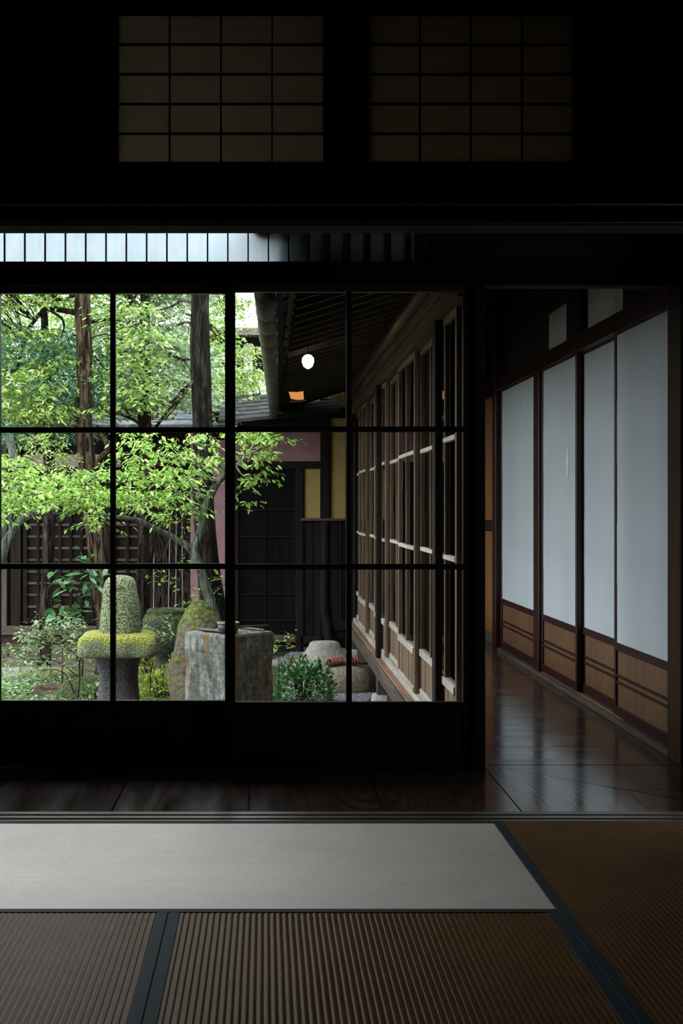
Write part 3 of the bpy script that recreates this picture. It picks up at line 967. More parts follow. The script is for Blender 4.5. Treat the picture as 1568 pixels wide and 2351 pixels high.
def wing_sash(idx, y0, y1, x, label):
    r = root('window_%d' % idx, (x, (y0 + y1) / 2, .0), label, 'sliding glass door', kind='structure')
    t, sw, z0, z1 = 0.026, 0.034, 0.001, 1.80
    for a, b in ((y0, y0 + sw), (y1 - sw, y1)):
        part('stile', B((x, a, z0), (x + t, b, z1), .003), 'wing_wood_z', r)
    A, C_ = y0 + sw, y1 - sw
    part('top_rail', B((x, A, 1.762), (x + t, C_, z1), .003), 'wing_wood_y', r)
    part('bottom_rail', B((x - .004, A, z0), (x + t, C_, .03), .003), 'weather_rail', r)
    part('waist_rail', B((x - .006, A, .200), (x + t, C_, .236), .003), 'weather_rail', r)
    nb = 5
    for i in range(nb):
        a, b = A + (C_ - A) * i / nb, A + (C_ - A) * (i + 1) / nb
        part('board', B((x + .006 + .002 * (i % 2), a + .001, .03), (x + .018, b - .001, .200)), 'wing_wood_z', r)
    ym = (y0 + y1) / 2
    hs = [.236, .757, 1.263, 1.762]
    for z in hs[1:3]:
        part('muntin', B((x - .002, A, z - .011), (x + t - .004, C_, z + .011), .003), 'weather_rail', r)
    for a, b in zip(hs[:-1], hs[1:]):
        lo = a + (.011 if a != hs[0] else 0)
        hi = b - (.011 if b != hs[-1] else 0)
        part('muntin', B((x, ym - .011, lo), (x + t - .004, ym + .011, hi), .003), 'wing_wood_z', r)
        for c, d in ((A, ym - .011), (ym + .011, C_)):
            part('glass_pane', B((x + .012, c, lo), (x + .0145, d, hi)), 'window_glass', r)


ords = ['first', 'second', 'third', 'fourth', 'fifth', 'sixth', 'seventh', 'eighth']
edges = [(5.06, 5.36), (5.31, 6.01), (5.97, 6.83), (6.80, 7.65), (7.62, 8.49), (8.46, 9.31), (9.28, 10.14), (10.11, 10.9), (10.87, 11.6)]
for i, (a, b) in enumerate(edges):
    lab = ('narrow strip of glazed sash of the wing beside the near door frame' if i == 0 else
           '%s weathered glazed sash of the wing, counted from the near end' % ords[i - 1])
    wing_sash(10 + i, a, b, GX + (.0 if i % 2 else .03), lab)

# ------------------------------------------------------------------ eaves of the wing
ev = root('eaves', (0.45, 8.3, 1.8), 'dark underside of the wing roof with slanting rafters', 'roof', kind='structure')
pitch = 0.30
xe0, ze0 = 0.13, 1.875


def ez(x):
    return ze0 + (x - xe0) * pitch


y = 5.12
while y < 12.05:
    part('rafter', MB().beam((xe0, y, ez(xe0) + .0), (0.80, y, ez(0.80)), .030, .036), 'grey_wood_x', ev)
    y += 0.235
for i in range(7):
    a, b = xe0 - .03 + i * .105, xe0 - .03 + (i + 1) * .105
    m = MB()
    m.add([(a, 5.06, ez(a) + .0195), (b - .003, 5.06, ez(b) + .0195), (b - .003, 12.1, ez(b) + .0195), (a, 12.1, ez(a) + .0195),
           (a, 5.06, ez(a) + .031), (b - .003, 5.06, ez(b) + .031), (b - .003, 12.1, ez(b) + .031), (a, 12.1, ez(a) + .031)],
          [[3, 2, 1, 0], [4, 5, 6, 7], [0, 1, 5, 4], [1, 2, 6, 5], [2, 3, 7, 6], [3, 0, 4, 7]])
    part('sheathing_board', m, 'dark_wood_y', ev)
part('fascia', MB().beam((0.058, 5.06, 1.865), (0.135, 12.1, 1.865), .024, .06), 'shed_wood_y', ev)
m = MB()
m.add([(xe0 - .09, 5.06, ez(xe0) + .01), (2.3, 5.06, ez(2.3) + .25), (2.3, 11.8, ez(2.3) + .25), (xe0 - .06, 11.8, ez(xe0) + .01),
       (xe0 - .09, 5.06, ez(xe0) + .08), (2.3, 5.06, ez(2.3) + .31), (2.3, 11.8, ez(2.3) + .31), (xe0 - .06, 11.8, ez(xe0) + .08)],
      [[3, 2, 1, 0], [4, 5, 6, 7], [0, 1, 5, 4], [1, 2, 6, 5], [2, 3, 7, 6], [3, 0, 4, 7]])
part('roof_cover', m, 'roof_shingle', ev)
# unseen board and round log added behind transom paper to shade its right part
part('shade_board', B((0.035, 4.985, 1.90), (0.66, 5.055, 2.20), .002), 'dark_wood_x', ev)
part('shadow_log', MB().tube([(-0.01, 4.972, 2.045), (-0.01, 5.3, 2.045)], [.05, .05], 16, sub=1), 'dark_wood_y', ev, smooth=True)
solo('main_roof', B((RL - .5, RB - .3, 2.76), (2.4, 5.2, 2.9)), 'roof_shingle', 'roof over the tatami room and veranda, out of sight', 'roof', kind='structure')

# half round gutter with joints and brackets
gt = root('rain_gutter', (0.03, 8, 1.79), 'grey green segmented rain gutter along the eave of the wing', 'gutter')
ga, gb = Vector((-0.004, 5.14, 1.815)), Vector((0.075, 11.55, 1.815))
ns = 14
for i in range(ns):
    p, q = ga.lerp(gb, i / ns), ga.lerp(gb, (i + 1) / ns)
    part('gutter_section', MB().tube([p, p.lerp(q, .9), p.lerp(q, .93), q], [.0425, .0425, .0455, .0455], 16, sub=1), 'gutter_metal', gt, smooth=True)
    part('bracket', MB().beam(p + Vector((.03, 0.1, .03)), p + Vector((.10 - .01 * i / ns, 0.1, .075)), .008, .012), 'gutter_metal', gt)

# window-glass reflections, modelled as added glowing shapes hung under the eaves
lp = root('white_reflection', P(707, 815, 7.6), 'small white reflection in the glass, modelled as an added glowing globe', 'glass reflection')
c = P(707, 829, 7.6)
part('added_cord', MB().tube([(c.x, c.y, c.z + .03), (c.x, c.y, ez(c.x) + .01)], [.003, .003], 6, sub=1), 'dark_wood_z', lp)
part('glow_globe', MB().lathe([(.008, -.045), (.026, -.032), (.036, -.005), (.034, .018), (.02, .034), (.008, .038)], c, 16), 'reflection_white', lp, smooth=True)
lp = root('amber_reflection', P(682, 905, 9.8), 'small amber reflection in the glass, modelled as an added glowing block', 'glass reflection')
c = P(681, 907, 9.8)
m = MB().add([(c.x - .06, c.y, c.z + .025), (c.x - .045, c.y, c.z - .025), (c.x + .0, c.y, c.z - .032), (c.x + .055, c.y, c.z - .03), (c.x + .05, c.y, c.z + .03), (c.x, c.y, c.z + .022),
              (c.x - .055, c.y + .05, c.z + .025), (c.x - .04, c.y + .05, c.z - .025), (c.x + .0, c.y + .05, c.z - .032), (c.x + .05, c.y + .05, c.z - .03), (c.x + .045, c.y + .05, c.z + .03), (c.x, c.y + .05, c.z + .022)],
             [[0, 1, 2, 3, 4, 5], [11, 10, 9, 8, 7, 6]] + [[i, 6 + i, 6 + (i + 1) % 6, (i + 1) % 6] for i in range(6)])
part('glow_block', m, 'reflection_amber', lp)
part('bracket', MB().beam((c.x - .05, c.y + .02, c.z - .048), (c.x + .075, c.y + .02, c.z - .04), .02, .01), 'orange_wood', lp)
part('added_hanger', MB().tube([(c.x, c.y + .02, c.z + .02), (c.x, c.y + .02, ez(max(c.x, xe0)) - .01)], [.004, .004], 6, sub=1), 'dark_wood_z', lp)

# ------------------------------------------------------------------ garden ground
def gz(x, y):
    return GZ + 0.035 * mnoise.noise(Vector((x * .9, y * .9, 2.2))) * min(1, max(0, (6 - 0) and 1)) - 0.0


nx, ny = 90, 90
gx = np.linspace(-9, 9, nx)
gy = np.linspace(5.11, 24, ny)
V = np.array([(x, y, gz(x, y)) for y in gy for x in gx])
i, j = np.meshgrid(np.arange(ny - 1), np.arange(nx - 1), indexing='ij')
q = (i * nx + j).ravel()
solo('ground', (V, np.stack([q, q + 1, q + nx + 1, q + nx], 1)), 'garden_ground', 'mossy brown soil of the garden', 'ground', kind='structure', smooth=True)
far = MB().box((-60, 24, GZ - .3), (60, 90, GZ - .05)).box((-60, -10, GZ - .3), (-9, 24, GZ - .05)).box((9, -10, GZ - .3), (60, 24, GZ - .05))
solo('ground.001', far, 'garden_ground', 'ground beyond the garden', 'ground', kind='structure')

# gravel strip beside the wing
V, Fc = [], []
gl = MB()
nx, ny = 12, 40
xs = np.linspace(0, 1, nx)
ys = np.linspace(7.5, 12.0, ny)
V = np.array([(0.18 + 0.08 * math.sin(y * 2.1) + (0.70 - 0.18) * u, y, gz(0.5, y) + .022 - .03 * (u < .05)) for y in ys for u in xs])
i, j = np.meshgrid(np.arange(ny - 1), np.arange(nx - 1), indexing='ij')
q = (i * nx + j).ravel()
gr = root('gravel', (.45, 9.7, GZ), 'strip of small grey gravel at the foot of the glazed wing', 'gravel', kind='stuff')
part('gravel_bed', (V, np.stack([q, q + 1, q + nx + 1, q + nx], 1)), 'gravel_bed', gr)
ico = np.array([(0, 0, 1), (.9, 0, .1), (.2, .8, .1), (-.8, .5, 0), (-.7, -.6, .1), (.3, -.9, 0)])
icf = [[0, 1, 2], [0, 2, 3], [0, 3, 4], [0, 4, 5], [0, 5, 1]]


def scatter(n, xr, yr, s0, s1, zf, base=ico, faces=icf):
    k = len(base)
    x = rng.uniform(*xr, n)
    y = rng.uniform(*yr, n)
    s = rng.uniform(s0, s1, n)
    a = rng.uniform(0, 6.28, n)
    bx = base[None, :, 0] * np.cos(a)[:, None] - base[None, :, 1] * np.sin(a)[:, None]
    by = base[None, :, 0] * np.sin(a)[:, None] + base[None, :, 1] * np.cos(a)[:, None]
    z0 = np.array([zf(p, q) for p, q in zip(x, y)])
    V = np.stack([x[:, None] + bx * s[:, None], y[:, None] + by * s[:, None] * .8, z0[:, None] + base[None, :, 2] * s[:, None] * .7], -1)
    F_ = (np.arange(n)[:, None, None] * k + np.array(faces)[None]).reshape(-1, len(faces[0]))
    return V.reshape(-1, 3), F_


part('pebbles', scatter(9000, (.12, .685), (8.2, 11.6), .006, .013, lambda x, y: gz(.5, y) + .018), 'pebble', gr, kind='stuff')


# ------------------------------------------------------------------ leaves
def leaves(pos, size, droop=0.3, flat=0.6, aspect=0.36, dirs=None, four=False):
    """pos (n,3); returns verts, quad faces. flat: 1 = horizontal blades, 0 = any way."""
    n = len(pos)
    s = size * rng.uniform(0.6, 1.3, n)
    if dirs is None:
        a = rng.uniform(0, 2 * np.pi, n)
        dirs = np.stack([np.cos(a), np.sin(a), rng.normal(-droop, 0.35, n)], 1)
    d = dirs / np.linalg.norm(dirs, axis=1)[:, None]
    up = rng.normal(0, 1, (n, 3)) * (1 - flat)
    up[:, 2] += 1
    side = np.cross(d, up)
    side /= np.linalg.norm(side, axis=1)[:, None] + 1e-9
    nrm = np.cross(side, d)
    w = (s * aspect)[:, None]
    L = s[:, None]
    if not four:
        v0 = pos
        v1 = pos + d * L * .45 + side * w * .5 - nrm * w * .12
        v2 = pos + d * L - nrm * L * .08
        v3 = pos + d * L * .45 - side * w * .5 - nrm * w * .12
        V = np.stack([v0, v1, v2, v3], 1).reshape(-1, 3)
        Fq = np.arange(n * 4).reshape(n, 4)
        return V, Fq
    c = pos + d * L * .5 + nrm * w * .1
    v = [pos, pos + d * L * .25 + side * w * .42, pos + d * L * .62 + side * w * .45 - nrm * L * .04, pos + d * L - nrm * L * .14,
         pos + d * L * .62 - side * w * .45 - nrm * L * .04, pos + d * L * .25 - side * w * .42, c]
    V = np.stack(v, 1).reshape(-1, 3)
    b = np.arange(n)[:, None] * 7
    q = np.concatenate([b + np.array([[0, 1, 2, 6]]), b + np.array([[6, 2, 3, 4]]), b + np.array([[0, 6, 4, 5]])], 0)
    return V, q


def merge(lst):
    V, Fs, o = [], [], 0
    for v, f in lst:
        V.append(v)
        Fs.append(f + o)
        o += len(v)
    return np.concatenate(V), np.concatenate(Fs)


def sprays(n, box, nleaf, spread, size, keep=None, droop=0.3, flat=0.6, aspect=0.4, thick=0.25, anchor=None, four=False):
    """n flattened sprays of leaves in a box of world space; returns leaves mesh + spray centres"""
    (x0, x1), (y0, y1), (z0, z1) = box
    cs = []
    tries = 0
    while len(cs) < n and tries < n * 30:
        tries += 1
        p = np.array([rng.uniform(x0, x1), rng.uniform(y0, y1), rng.uniform(z0, z1)])
        if keep is not None and not keep(p):
            continue
        cs.append(p)
    cs = np.array(cs)
    cnt = rng.integers(int(nleaf * .6), int(nleaf * 1.4), len(cs))
    idx = np.repeat(np.arange(len(cs)), cnt)
    off = rng.normal(0, 1, (len(idx), 3)) * spread * np.array([1, 1, thick])
    pos = cs[idx] + off
    pos[:, 2] -= 0.35 * np.linalg.norm(off[:, :2], axis=1) * 0.4
    a = np.arctan2(off[:, 1], off[:, 0]) + rng.normal(0, .9, len(idx))
    d = np.stack([np.cos(a), np.sin(a), rng.normal(-droop, .3, len(idx))], 1)
    return leaves(pos, size, droop, flat, aspect, d, four), cs


def clump(p, sc=1.0, seed=0.0):
    return mnoise.noise(Vector((p[0] * sc + seed, p[1] * sc, p[2] * sc * 1.3)))


def twigs(cs, stems, mb, r=0.004, frac=0.4):
    """thin twigs joining spray centres to the closest point of the stems"""
    S = np.array(stems)
    for c in cs[rng.random(len(cs)) < frac]:
        k = int(np.argmin(((S - c) ** 2).sum(1)))
        a = S[k]
        dv = c - a
        if np.linalg.norm(dv) > 1.3:
            a = c - dv / np.linalg.norm(dv) * rng.uniform(.4, .9)
        mid = (a + c) / 2 + rng.normal(0, .04, 3) + np.array([0, 0, .04])
        mb.tube([a, mid, c], [r * 1.8, r * 1.3, r * .5], 4, sub=2)
    return mb


def tree_trunk(pts, rad, rough=.16, seg=22):
    m = MB()
    m.tube(pts, rad, seg, rough, 5.0, 8, ridges=1)
    return m


# --- tree A: tan twisting trunk behind the lantern
YA = 10.6
ta = root('tree', (P(250, 1500, YA).x, YA, GZ), 'tan barked tree with twisting trunk, rising just behind the stone lantern', 'tree')
pa = [P(245, 1560, YA), P(243, 1430, YA), P(233, 1330, YA), P(222, 1230, YA), P(205, 1120, YA), P(196, 1020, YA), P(191, 960, YA),
      P(193, 880, YA), P(193, 800, YA), P(189, 730, YA), P(188, 660, YA), P(190, 500, YA + .1), P(200, 300, YA + .2)]
ra = [.10, .075, .082, .085, .076, .068, .073, .066, .064, .064, .062, .055, .03]
part('trunk', tree_trunk(pa, ra), 'bark_tan', ta, smooth=True)
brA = [([P(180, 718, YA), P(140, 712, YA + .1), P(108, 708, YA + .15), P(80, 735, YA + .2), P(58, 775, YA + .2), P(44, 830, YA + .1), P(38, 850, YA)], [.028, .022, .022, .018, .016, .013, .007]),
       ([P(108, 708, YA + .15), P(128, 690, YA + .2), P(160, 685, YA + .2), P(185, 665, YA + .1)], [.014, .012, .012, .01]),
       ([P(110, 710, YA + .1), P(140, 730, YA), P(147, 750, YA), P(140, 775, YA)], [.012, .010, .009, .004]),
       ([P(200, 740, YA), P(235, 735, YA + .1), P(262, 728, YA + .2), P(300, 700, YA + .3)], [.016, .012, .010, .006]),
       ([P(200, 780, YA), P(170, 770, YA + .3), P(120, 800, YA + .5), P(60, 790, YA + .6)], [.016, .012, .01, .005])]
for b, rr in brA:
    part('branch', MB().tube(b, rr, 8, .15, 8, 4), 'bark_dark', ta, smooth=True)
# thick side stem curving right from trunk A
part('branch', MB().tube([P(218, 1085, YA), P(232, 1050, YA - .1), P(246, 1035, YA - .1), P(243, 1012, YA), P(228, 993, YA), P(222, 975, YA)],
                         [.03, .025, .022, .02, .018, .012], 10, .15, 8, 4), 'bark_tan', ta, smooth=True)
(lv, cs) = sprays(520, ((-2.9, -.9), (YA - .5, YA + 1.0), (1.80, 3.7)), 40, .12, .058, lambda p: clump(p, 1.7, 3) > -.05 and not (abs(p[0] + 1.48) < .33 and p[1] < YA + .3) and not (p[0] < -1.3 and p[2] < 2.3 and clump(p, 2.5, 30) < .05), .3, .5, .42)
part('foliage', lv, 'leaf_fresh', ta, kind='stuff')
part('twigs', twigs(cs, [np.array(q) for b, _ in brA for q in b], MB(), .004, .16), 'bark_dark', ta, kind='stuff')

# --- tree B: thinner trunk
YB = 11.2
tb = root('tree', (P(325, 1480, YB).x, YB, GZ), 'slender rough trunked tree midway between the lantern and the basin', 'tree')
pb = [P(322, 1540, YB), P(324, 1420, YB), P(330, 1320, YB), P(338, 1230, YB), P(342, 1140, YB), P(336, 1040, YB), P(331, 960, YB), P(331, 860, YB),
      P(332, 760, YB), P(334, 680, YB), P(336, 520, YB), P(340, 350, YB)]
rb_ = [.085, .066, .066, .070, .068, .060, .054, .050, .046, .044, .038, .02]
part('trunk', tree_trunk(pb, rb_, .2), 'bark_brown', tb, smooth=True)
brB = [([P(336, 790, YB), P(370, 785, YB), P(385, 800, YB), P(420, 800, YB)], [.014, .012, .010, .006]),
       ([P(336, 820, YB), P(380, 810, YB), P(420, 826, YB), P(450, 822, YB)], [.014, .011, .010, .006]),
       ([P(330, 980, YB), P(300, 960, YB + .1), P(268, 950, YB + .2)], [.016, .013, .008]),
       ([P(345, 1000, YB), P(380, 950, YB - .1), P(420, 905, YB - .2), P(450, 860, YB - .2)], [.014, .013, .011, .008]),
       ([P(350, 930, YB), P(390, 925, YB - .1), P(425, 890, YB - .2), P(445, 875, YB - .2)], [.012, .012, .010, .006]),
       ([P(332, 720, YB), P(300, 690, YB), P(280, 650, YB + .1)], [.016, .012, .008]),
       ([P(332, 740, YB), P(290, 750, YB + .1), P(240, 742, YB + .2)], [.012, .010, .006])]
for b, rr in brB:
    part('branch', MB().tube(b, rr, 7, .15, 8, 4), 'bark_twig', tb, smooth=True)
(lv, cs) = sprays(360, ((-1.38, -.45), (YB - .45, YB + .6), (1.85, 3.8)), 40, .11, .055, lambda p: clump(p, 1.9, 8) > -.10 and (p[0] < -.8 or p[1] > YB - .15), .3, .5, .42)
part('foliage', lv, 'leaf_silver', tb, kind='stuff')
part('twigs', twigs(cs, [np.array(q) for b, _ in brB for q in b], MB(), .0035, .2), 'bark_twig', tb, kind='stuff')

# --- tree C: dark straight trunk
YC = 10.2
tc_ = root('tree', (P(500, 1480, YC).x, YC, GZ), 'tall dark straight trunk standing behind the square stone basin', 'tree')
pc = [P(512, 1560, YC), P(496, 1440, YC), P(480, 1330, YC), P(472, 1230, YC), P(466, 1120, YC), P(466, 1020, YC), P(464, 920, YC), P(459, 820, YC),
      P(459, 740, YC), P(460, 670, YC), P(462, 450, YC), P(464, 200, YC)]
rc = [.125, .10, .092, .086, .080, .076, .074, .076, .074, .070, .066, .055]
part('trunk', tree_trunk(pc, rc, .13, 26), 'bark_dark', tc_, smooth=True)
brC = [([P(452, 700, YC), P(420, 690, YC + .1), P(390, 705, YC + .2), P(350, 715, YC + .3)], [.013, .011, .009, .005]),
       ([P(445, 745, YC), P(425, 740, YC + .1), P(405, 748, YC + .2)], [.012, .010, .005]),
       ([P(452, 860, YC), P(420, 910, YC - .1), P(380, 960, YC - .1), P(350, 970, YC)], [.010, .009, .007, .004])]
for b, rr in brC:
    part('branch', MB().tube(b, rr, 7, .15, 8, 4), 'bark_twig', tc_, smooth=True)

# --- background trees filling the upper panes
def back_tree(x, y, label, boxx, boxz, mat, n, seed, size=.06, spread=.16, nleaf=46, thr=-.1, depth=.9, keep2=None, rt=.06):
    t = root('tree', (x, y, GZ), label, 'tree')
    pts = [(x, y, GZ - .05), (x + .05, y, 1.0), (x - .05, y + .1, 2.0), (x + .08, y, boxz[1] - .3)]
    part('trunk', MB().tube(pts, [rt, rt * .85, rt * .7, rt * .3], 12, .15, 5, 6), 'bark_brown', t, smooth=True)
    st = []
    for k in range(9):
        z = rng.uniform(boxz[0] + .1, boxz[1] - .5)
        a = rng.uniform(0, 6.28)
        L = rng.uniform(.5, 1.1)
        p0 = np.array([x, y, z])
        p1 = p0 + np.array([math.cos(a) * L * .5, math.sin(a) * .3, .15])
        p2 = p0 + np.array([math.cos(a) * L, math.sin(a) * .5, .2])
        part('branch', MB().tube([p0, p1, p2], [.022, .016, .007], 6, .1, 8, 3), 'bark_twig', t, smooth=True)
        st += [p0, p1, p2]
    kf = (lambda p: clump(p, 1.5, seed) > thr and (keep2 is None or keep2(p)))
    (lv, cs) = sprays(n, (boxx, (y - depth, y + depth), boxz), nleaf, spread, size, kf, .3, .45, .42)
    part('foliage', lv, mat, t, kind='stuff')
    part('twigs', twigs(cs, st, MB(), .004, .12), 'bark_twig', t, kind='stuff')
    return t


back_tree(-2.5, 14.6, 'leafy yellow green tree behind the roofed fence at the far left', (-3.6, -1.6), (1.9, 4.4), 'leaf_lime', 330, 21.0, .068)
back_tree(-1.3, 15.0, 'leafy tree beyond the fence, between the tan and the slender trunks', (-2.0, -.55), (1.9, 4.6), 'leaf_silver', 240, 33.0, .066)
tg_ = back_tree(-0.42, 13.6, 'dense small leaved tree right of the dark trunk, beside the gutter', (-.62, -.03), (1.75, 4.2), 'leaf_fresh', 170, 40.0, .055,
          spread=.13, thr=-.25, depth=.5, keep2=lambda p: not (p[0] > -.36 and 2.42 < p[2] < 3.4), rt=.035)
# conifer with bluish sprays, left
cx, cy = P(100, 900, 11.0).x, 11.0
t = root('tree', (cx, cy, GZ), 'blue green conifer with feathery sprays, left of the tan trunk', 'tree')
part('trunk', MB().tube([(cx, cy, GZ - .05), (cx + .05, cy, 1.2), (cx - .02, cy, 3.2)], [.06, .05, .02], 12, .15, 5, 6), 'bark_brown', t, smooth=True)
(lv, cs) = sprays(120, ((-2.5, -1.30), (10.7, 11.4), (1.60, 2.5)), 170, .12, .062, lambda p: clump(p, 1.6, 55) > -.15 and p[2] < 2.75 - .3 * abs(p[0] - cx), .5, .3, .12, thick=.4)
part('foliage', lv, 'leaf_conifer', t, kind='stuff')
part('twigs', twigs(cs, [np.array((cx, cy, z)) for z in (1.5, 1.8, 2.1, 2.4)], MB(), .004, .4), 'bark_twig', t, kind='stuff')

# --- low maple-like tree with bright layered foliage (in front of the trunks)
YD = 8.95
td = root('tree', (P(512, 1470, YD).x, YD, GZ), 'low forked grey tree with layers of bright lime leaves', 'tree')
pd = [P(520, 1560, YD), P(500, 1450, YD), P(482, 1380, YD), P(466, 1330, YD), P(452, 1290, YD), P(446, 1268, YD)]
part('trunk', MB().tube(pd, [.05, .042, .036, .034, .034, .032], 12, .12, 8, 5), 'bark_grey', td, smooth=True)
brD = [([P(446, 1272, YD), P(448, 1250, YD), P(462, 1215, YD), P(470, 1170, YD), P(482, 1140, YD), P(500, 1108, YD), P(522, 1085, YD), P(548, 1065, YD), P(580, 1040, YD), P(610, 1025, YD)],
        [.030, .031, .030, .027, .028, .022, .020, .014, .009, .004]),
       ([P(446, 1270, YD), P(425, 1250, YD), P(395, 1232, YD), P(365, 1218, YD - .05), P(340, 1205, YD - .1), P(310, 1192, YD - .15), P(270, 1187, YD - .2), P(225, 1180, YD - .2), P(180, 1172, YD - .2), P(140, 1180, YD - .2)],
        [.026, .022, .021, .019, .018, .015, .014, .010, .008, .004]),
       ([P(482, 1140, YD), P(462, 1140, YD), P(455, 1125, YD + .05), P(440, 1080, YD + .1), P(436, 1040, YD + .1)], [.016, .012, .010, .006, .003]),
       ([P(308, 1190, YD - .15), P(320, 1165, YD - .1), P(345, 1145, YD - .1)], [.009, .008, .004]),
       ([P(522, 1085, YD), P(490, 1062, YD), P(440, 1058, YD), P(380, 1048, YD), P(330, 1030, YD), P(290, 1020, YD)], [.012, .010, .008, .007, .005, .003]),
       ([P(500, 1108, YD), P(460, 1100, YD - .1), P(410, 1105, YD - .2), P(350, 1110, YD - .2)], [.011, .009, .007, .003]),
       ([P(548, 1065, YD), P(570, 1075, YD - .1), P(590, 1060, YD - .2), P(625, 1045, YD - .2)], [.009, .007, .006, .003]),
       ([P(540, 1068, YD), P(556, 1090, YD - .1), P(575, 1100, YD - .1)], [.008, .006, .003])]
for b, rr in brD:
    part('branch', MB().tube(b, rr, 8, .12, 10, 5), 'bark_grey', td, smooth=True)


def layered(pts, n_per, size, spread, Y0, jit=.35, mat='leaf_lime', tree=None, droop=.45):
    """leafy twigs along listed pixel strokes: (x0,y0,x1,y1,weight)"""
    L, tw = [], MB()
    for (xa, ya, xb, yb, w) in pts:
        for k in range(int(n_per * w)):
            t = rng.random()
            Y = Y0 + rng.normal(0, jit)
            a = np.array(P(xa + (xb - xa) * t, ya + (yb - ya) * t + rng.normal(0, 9), Y))
            th = rng.uniform(0, 6.28)
            L_ = rng.uniform(.08, .2)
            e = a + np.array([math.cos(th) * L_, math.sin(th) * L_ * .8, rng.normal(-.01, .025)])
            m = (a + e) / 2 + np.array([0, 0, .015])
            tw.tube([a, m, e], [.0028, .002, .001], 3, sub=1, caps=False)
            nn = 9
            s = rng.uniform(.1, 1.05, nn)
            pos = a + (e - a) * s[:, None] + rng.normal(0, .008, (nn, 3))
            pos[:, 2] += .015 * np.sin(s * 3)
            al = th + np.where(rng.random(nn) < .5, 1, -1) * rng.uniform(.3, 1.2, nn)
            d = np.stack([np.cos(al), np.sin(al), rng.normal(-droop, .3, nn)], 1)
            L.append(leaves(pos, size, 0, .6, .36, d, True))
    part('foliage', merge(L), mat, tree, kind='stuff')
    part('twigs', tw, 'bark_twig', tree, kind='stuff')


layered([(540, 1010, 660, 1000, .7), (560, 1060, 640, 1040, .35), (540, 1110, 600, 1095, .3), (540, 1145, 570, 1140, .1),
         (270, 1020, 520, 1010, .8), (265, 1060, 520, 1050, 1.2), (265, 1100, 470, 1090, 1.2), (265, 1135, 440, 1130, 1.0),
         (330, 1165, 440, 1160, .35), (370, 1190, 445, 1195, .2), (265, 1160, 330, 1155, .4), (180, 1100, 260, 1080, .5),
         (190, 1150, 260, 1140, .6), (190, 1195, 245, 1200, .25)], 52, .046, .1, YD, tree=td)

# --- tree E: pale arching limb at the left edge
YE = 8.7
te = root('tree', (P(-30, 1500, YE).x, YE, GZ), 'pale grey limb arching in from the left edge, under lime leaves', 'tree')
part('trunk', MB().tube([P(-60, 1600, YE), P(-45, 1450, YE), P(-20, 1340, YE), P(2, 1280, YE)], [.06, .05, .045, .04], 12, .12, 8, 5), 'bark_grey', te, smooth=True)
brE = [([P(0, 1285, YE), P(12, 1250, YE), P(28, 1222, YE), P(48, 1195, YE), P(75, 1180, YE), P(108, 1175, YE), P(130, 1165, YE), P(165, 1150, YE)], [.042, .034, .031, .030, .026, .022, .014, .006]),
       ([P(28, 1225, YE), P(24, 1200, YE), P(26, 1178, YE)], [.024, .014, .004]),
       ([P(110, 1172, YE), P(140, 1180, YE), P(175, 1172, YE), P(200, 1172, YE)], [.012, .010, .007, .003]),
       ([P(-30, 1340, YE + .6), P(5, 1200, YE + .7), P(40, 1100, YE + .8), P(30, 1040, YE + .8), P(20, 1000, YE + .8)], [.05, .045, .04, .035, .03])]
for b, rr in brE:
    part('branch', MB().tube(b, rr, 10, .14, 8, 5), 'bark_grey', te, smooth=True)
layered([(-40, 1060, 60, 1075, .9), (0, 1100, 200, 1105, 1.5), (0, 1135, 220, 1130, 1.7), (0, 1165, 80, 1160, .5), (100, 1160, 230, 1155, .8),
         (-30, 1190, 30, 1200, .15), (-300, 1080, -20, 1130, 1.5)], 55, .044, .1, YE, tree=te)
layered([(60, 1040, 150, 1035, .35), (140, 1000, 160, 1060, .2), (120, 1080, 150, 1070, .25), (60, 1010, 110, 1000, .3)], 70, .034, .1, YE + .9, .2, 'leaf_fresh', te)

layered([(0, 700, 160, 690, .7), (0, 760, 160, 770, .8), (0, 850, 160, 830, .7), (0, 900, 165, 900, 1.1), (0, 940, 165, 945, 1.5), (0, 960, 165, 962, 1.2),
         (218, 930, 250, 950, .4), (218, 870, 255, 860, .3)], 62, .052, .1, YA + .15, .25, 'leaf_fresh', ta)
layered([(265, 700, 420, 700, .9), (265, 760, 430, 750, .9), (265, 820, 430, 810, .9), (265, 880, 400, 870, .7), (265, 920, 380, 925, .6)],
        62, .052, .1, YB + .1, .25, 'leaf_silver', tb)
layered([(485, 720, 560, 700, .5), (485, 800, 590, 810, .7), (485, 860, 600, 870, 1.0), (485, 920, 605, 925, 1.0), (490, 965, 560, 970, .5), (545, 880, 610, 960, .5)],
        75, .052, .1, 12.9, .2, 'leaf_fresh', tg_)

# ------------------------------------------------------------------ roofed fence with lattice windows at the back
YF = 13.0
fe = root('garden_house', (-2.2, YF, GZ), 'long low dark outbuilding with lattice windows behind the trees', 'building')
FX0, FX1 = -5.0, -0.74
def fz(y, Y=YF):
    return H - (y - 1166) / F * Y
part('wall_board', B((FX0, YF + .05, fz(1437)), (FX1, YF + .12, 1.72)), 'shed_wood_z', fe)
part('plaster_band', B((FX0, YF + .03, fz(1072)), (-1.45, YF + .055, fz(1043))), 'cream_plaster', fe)
part('wall_beam', B((FX0, YF, fz(1110)), (FX1, YF + .06, fz(1078)), .004), 'dark_wood_x', fe)
part('sill_beam', B((FX0, YF - .02, fz(1458)), (FX1, YF + .1, fz(1437)), .006), 'grey_wood_x', fe)
part('foundation', B((FX0, YF + .02, GZ - .05), (FX1, YF + .12, fz(1458))), 'deep_soil', fe)
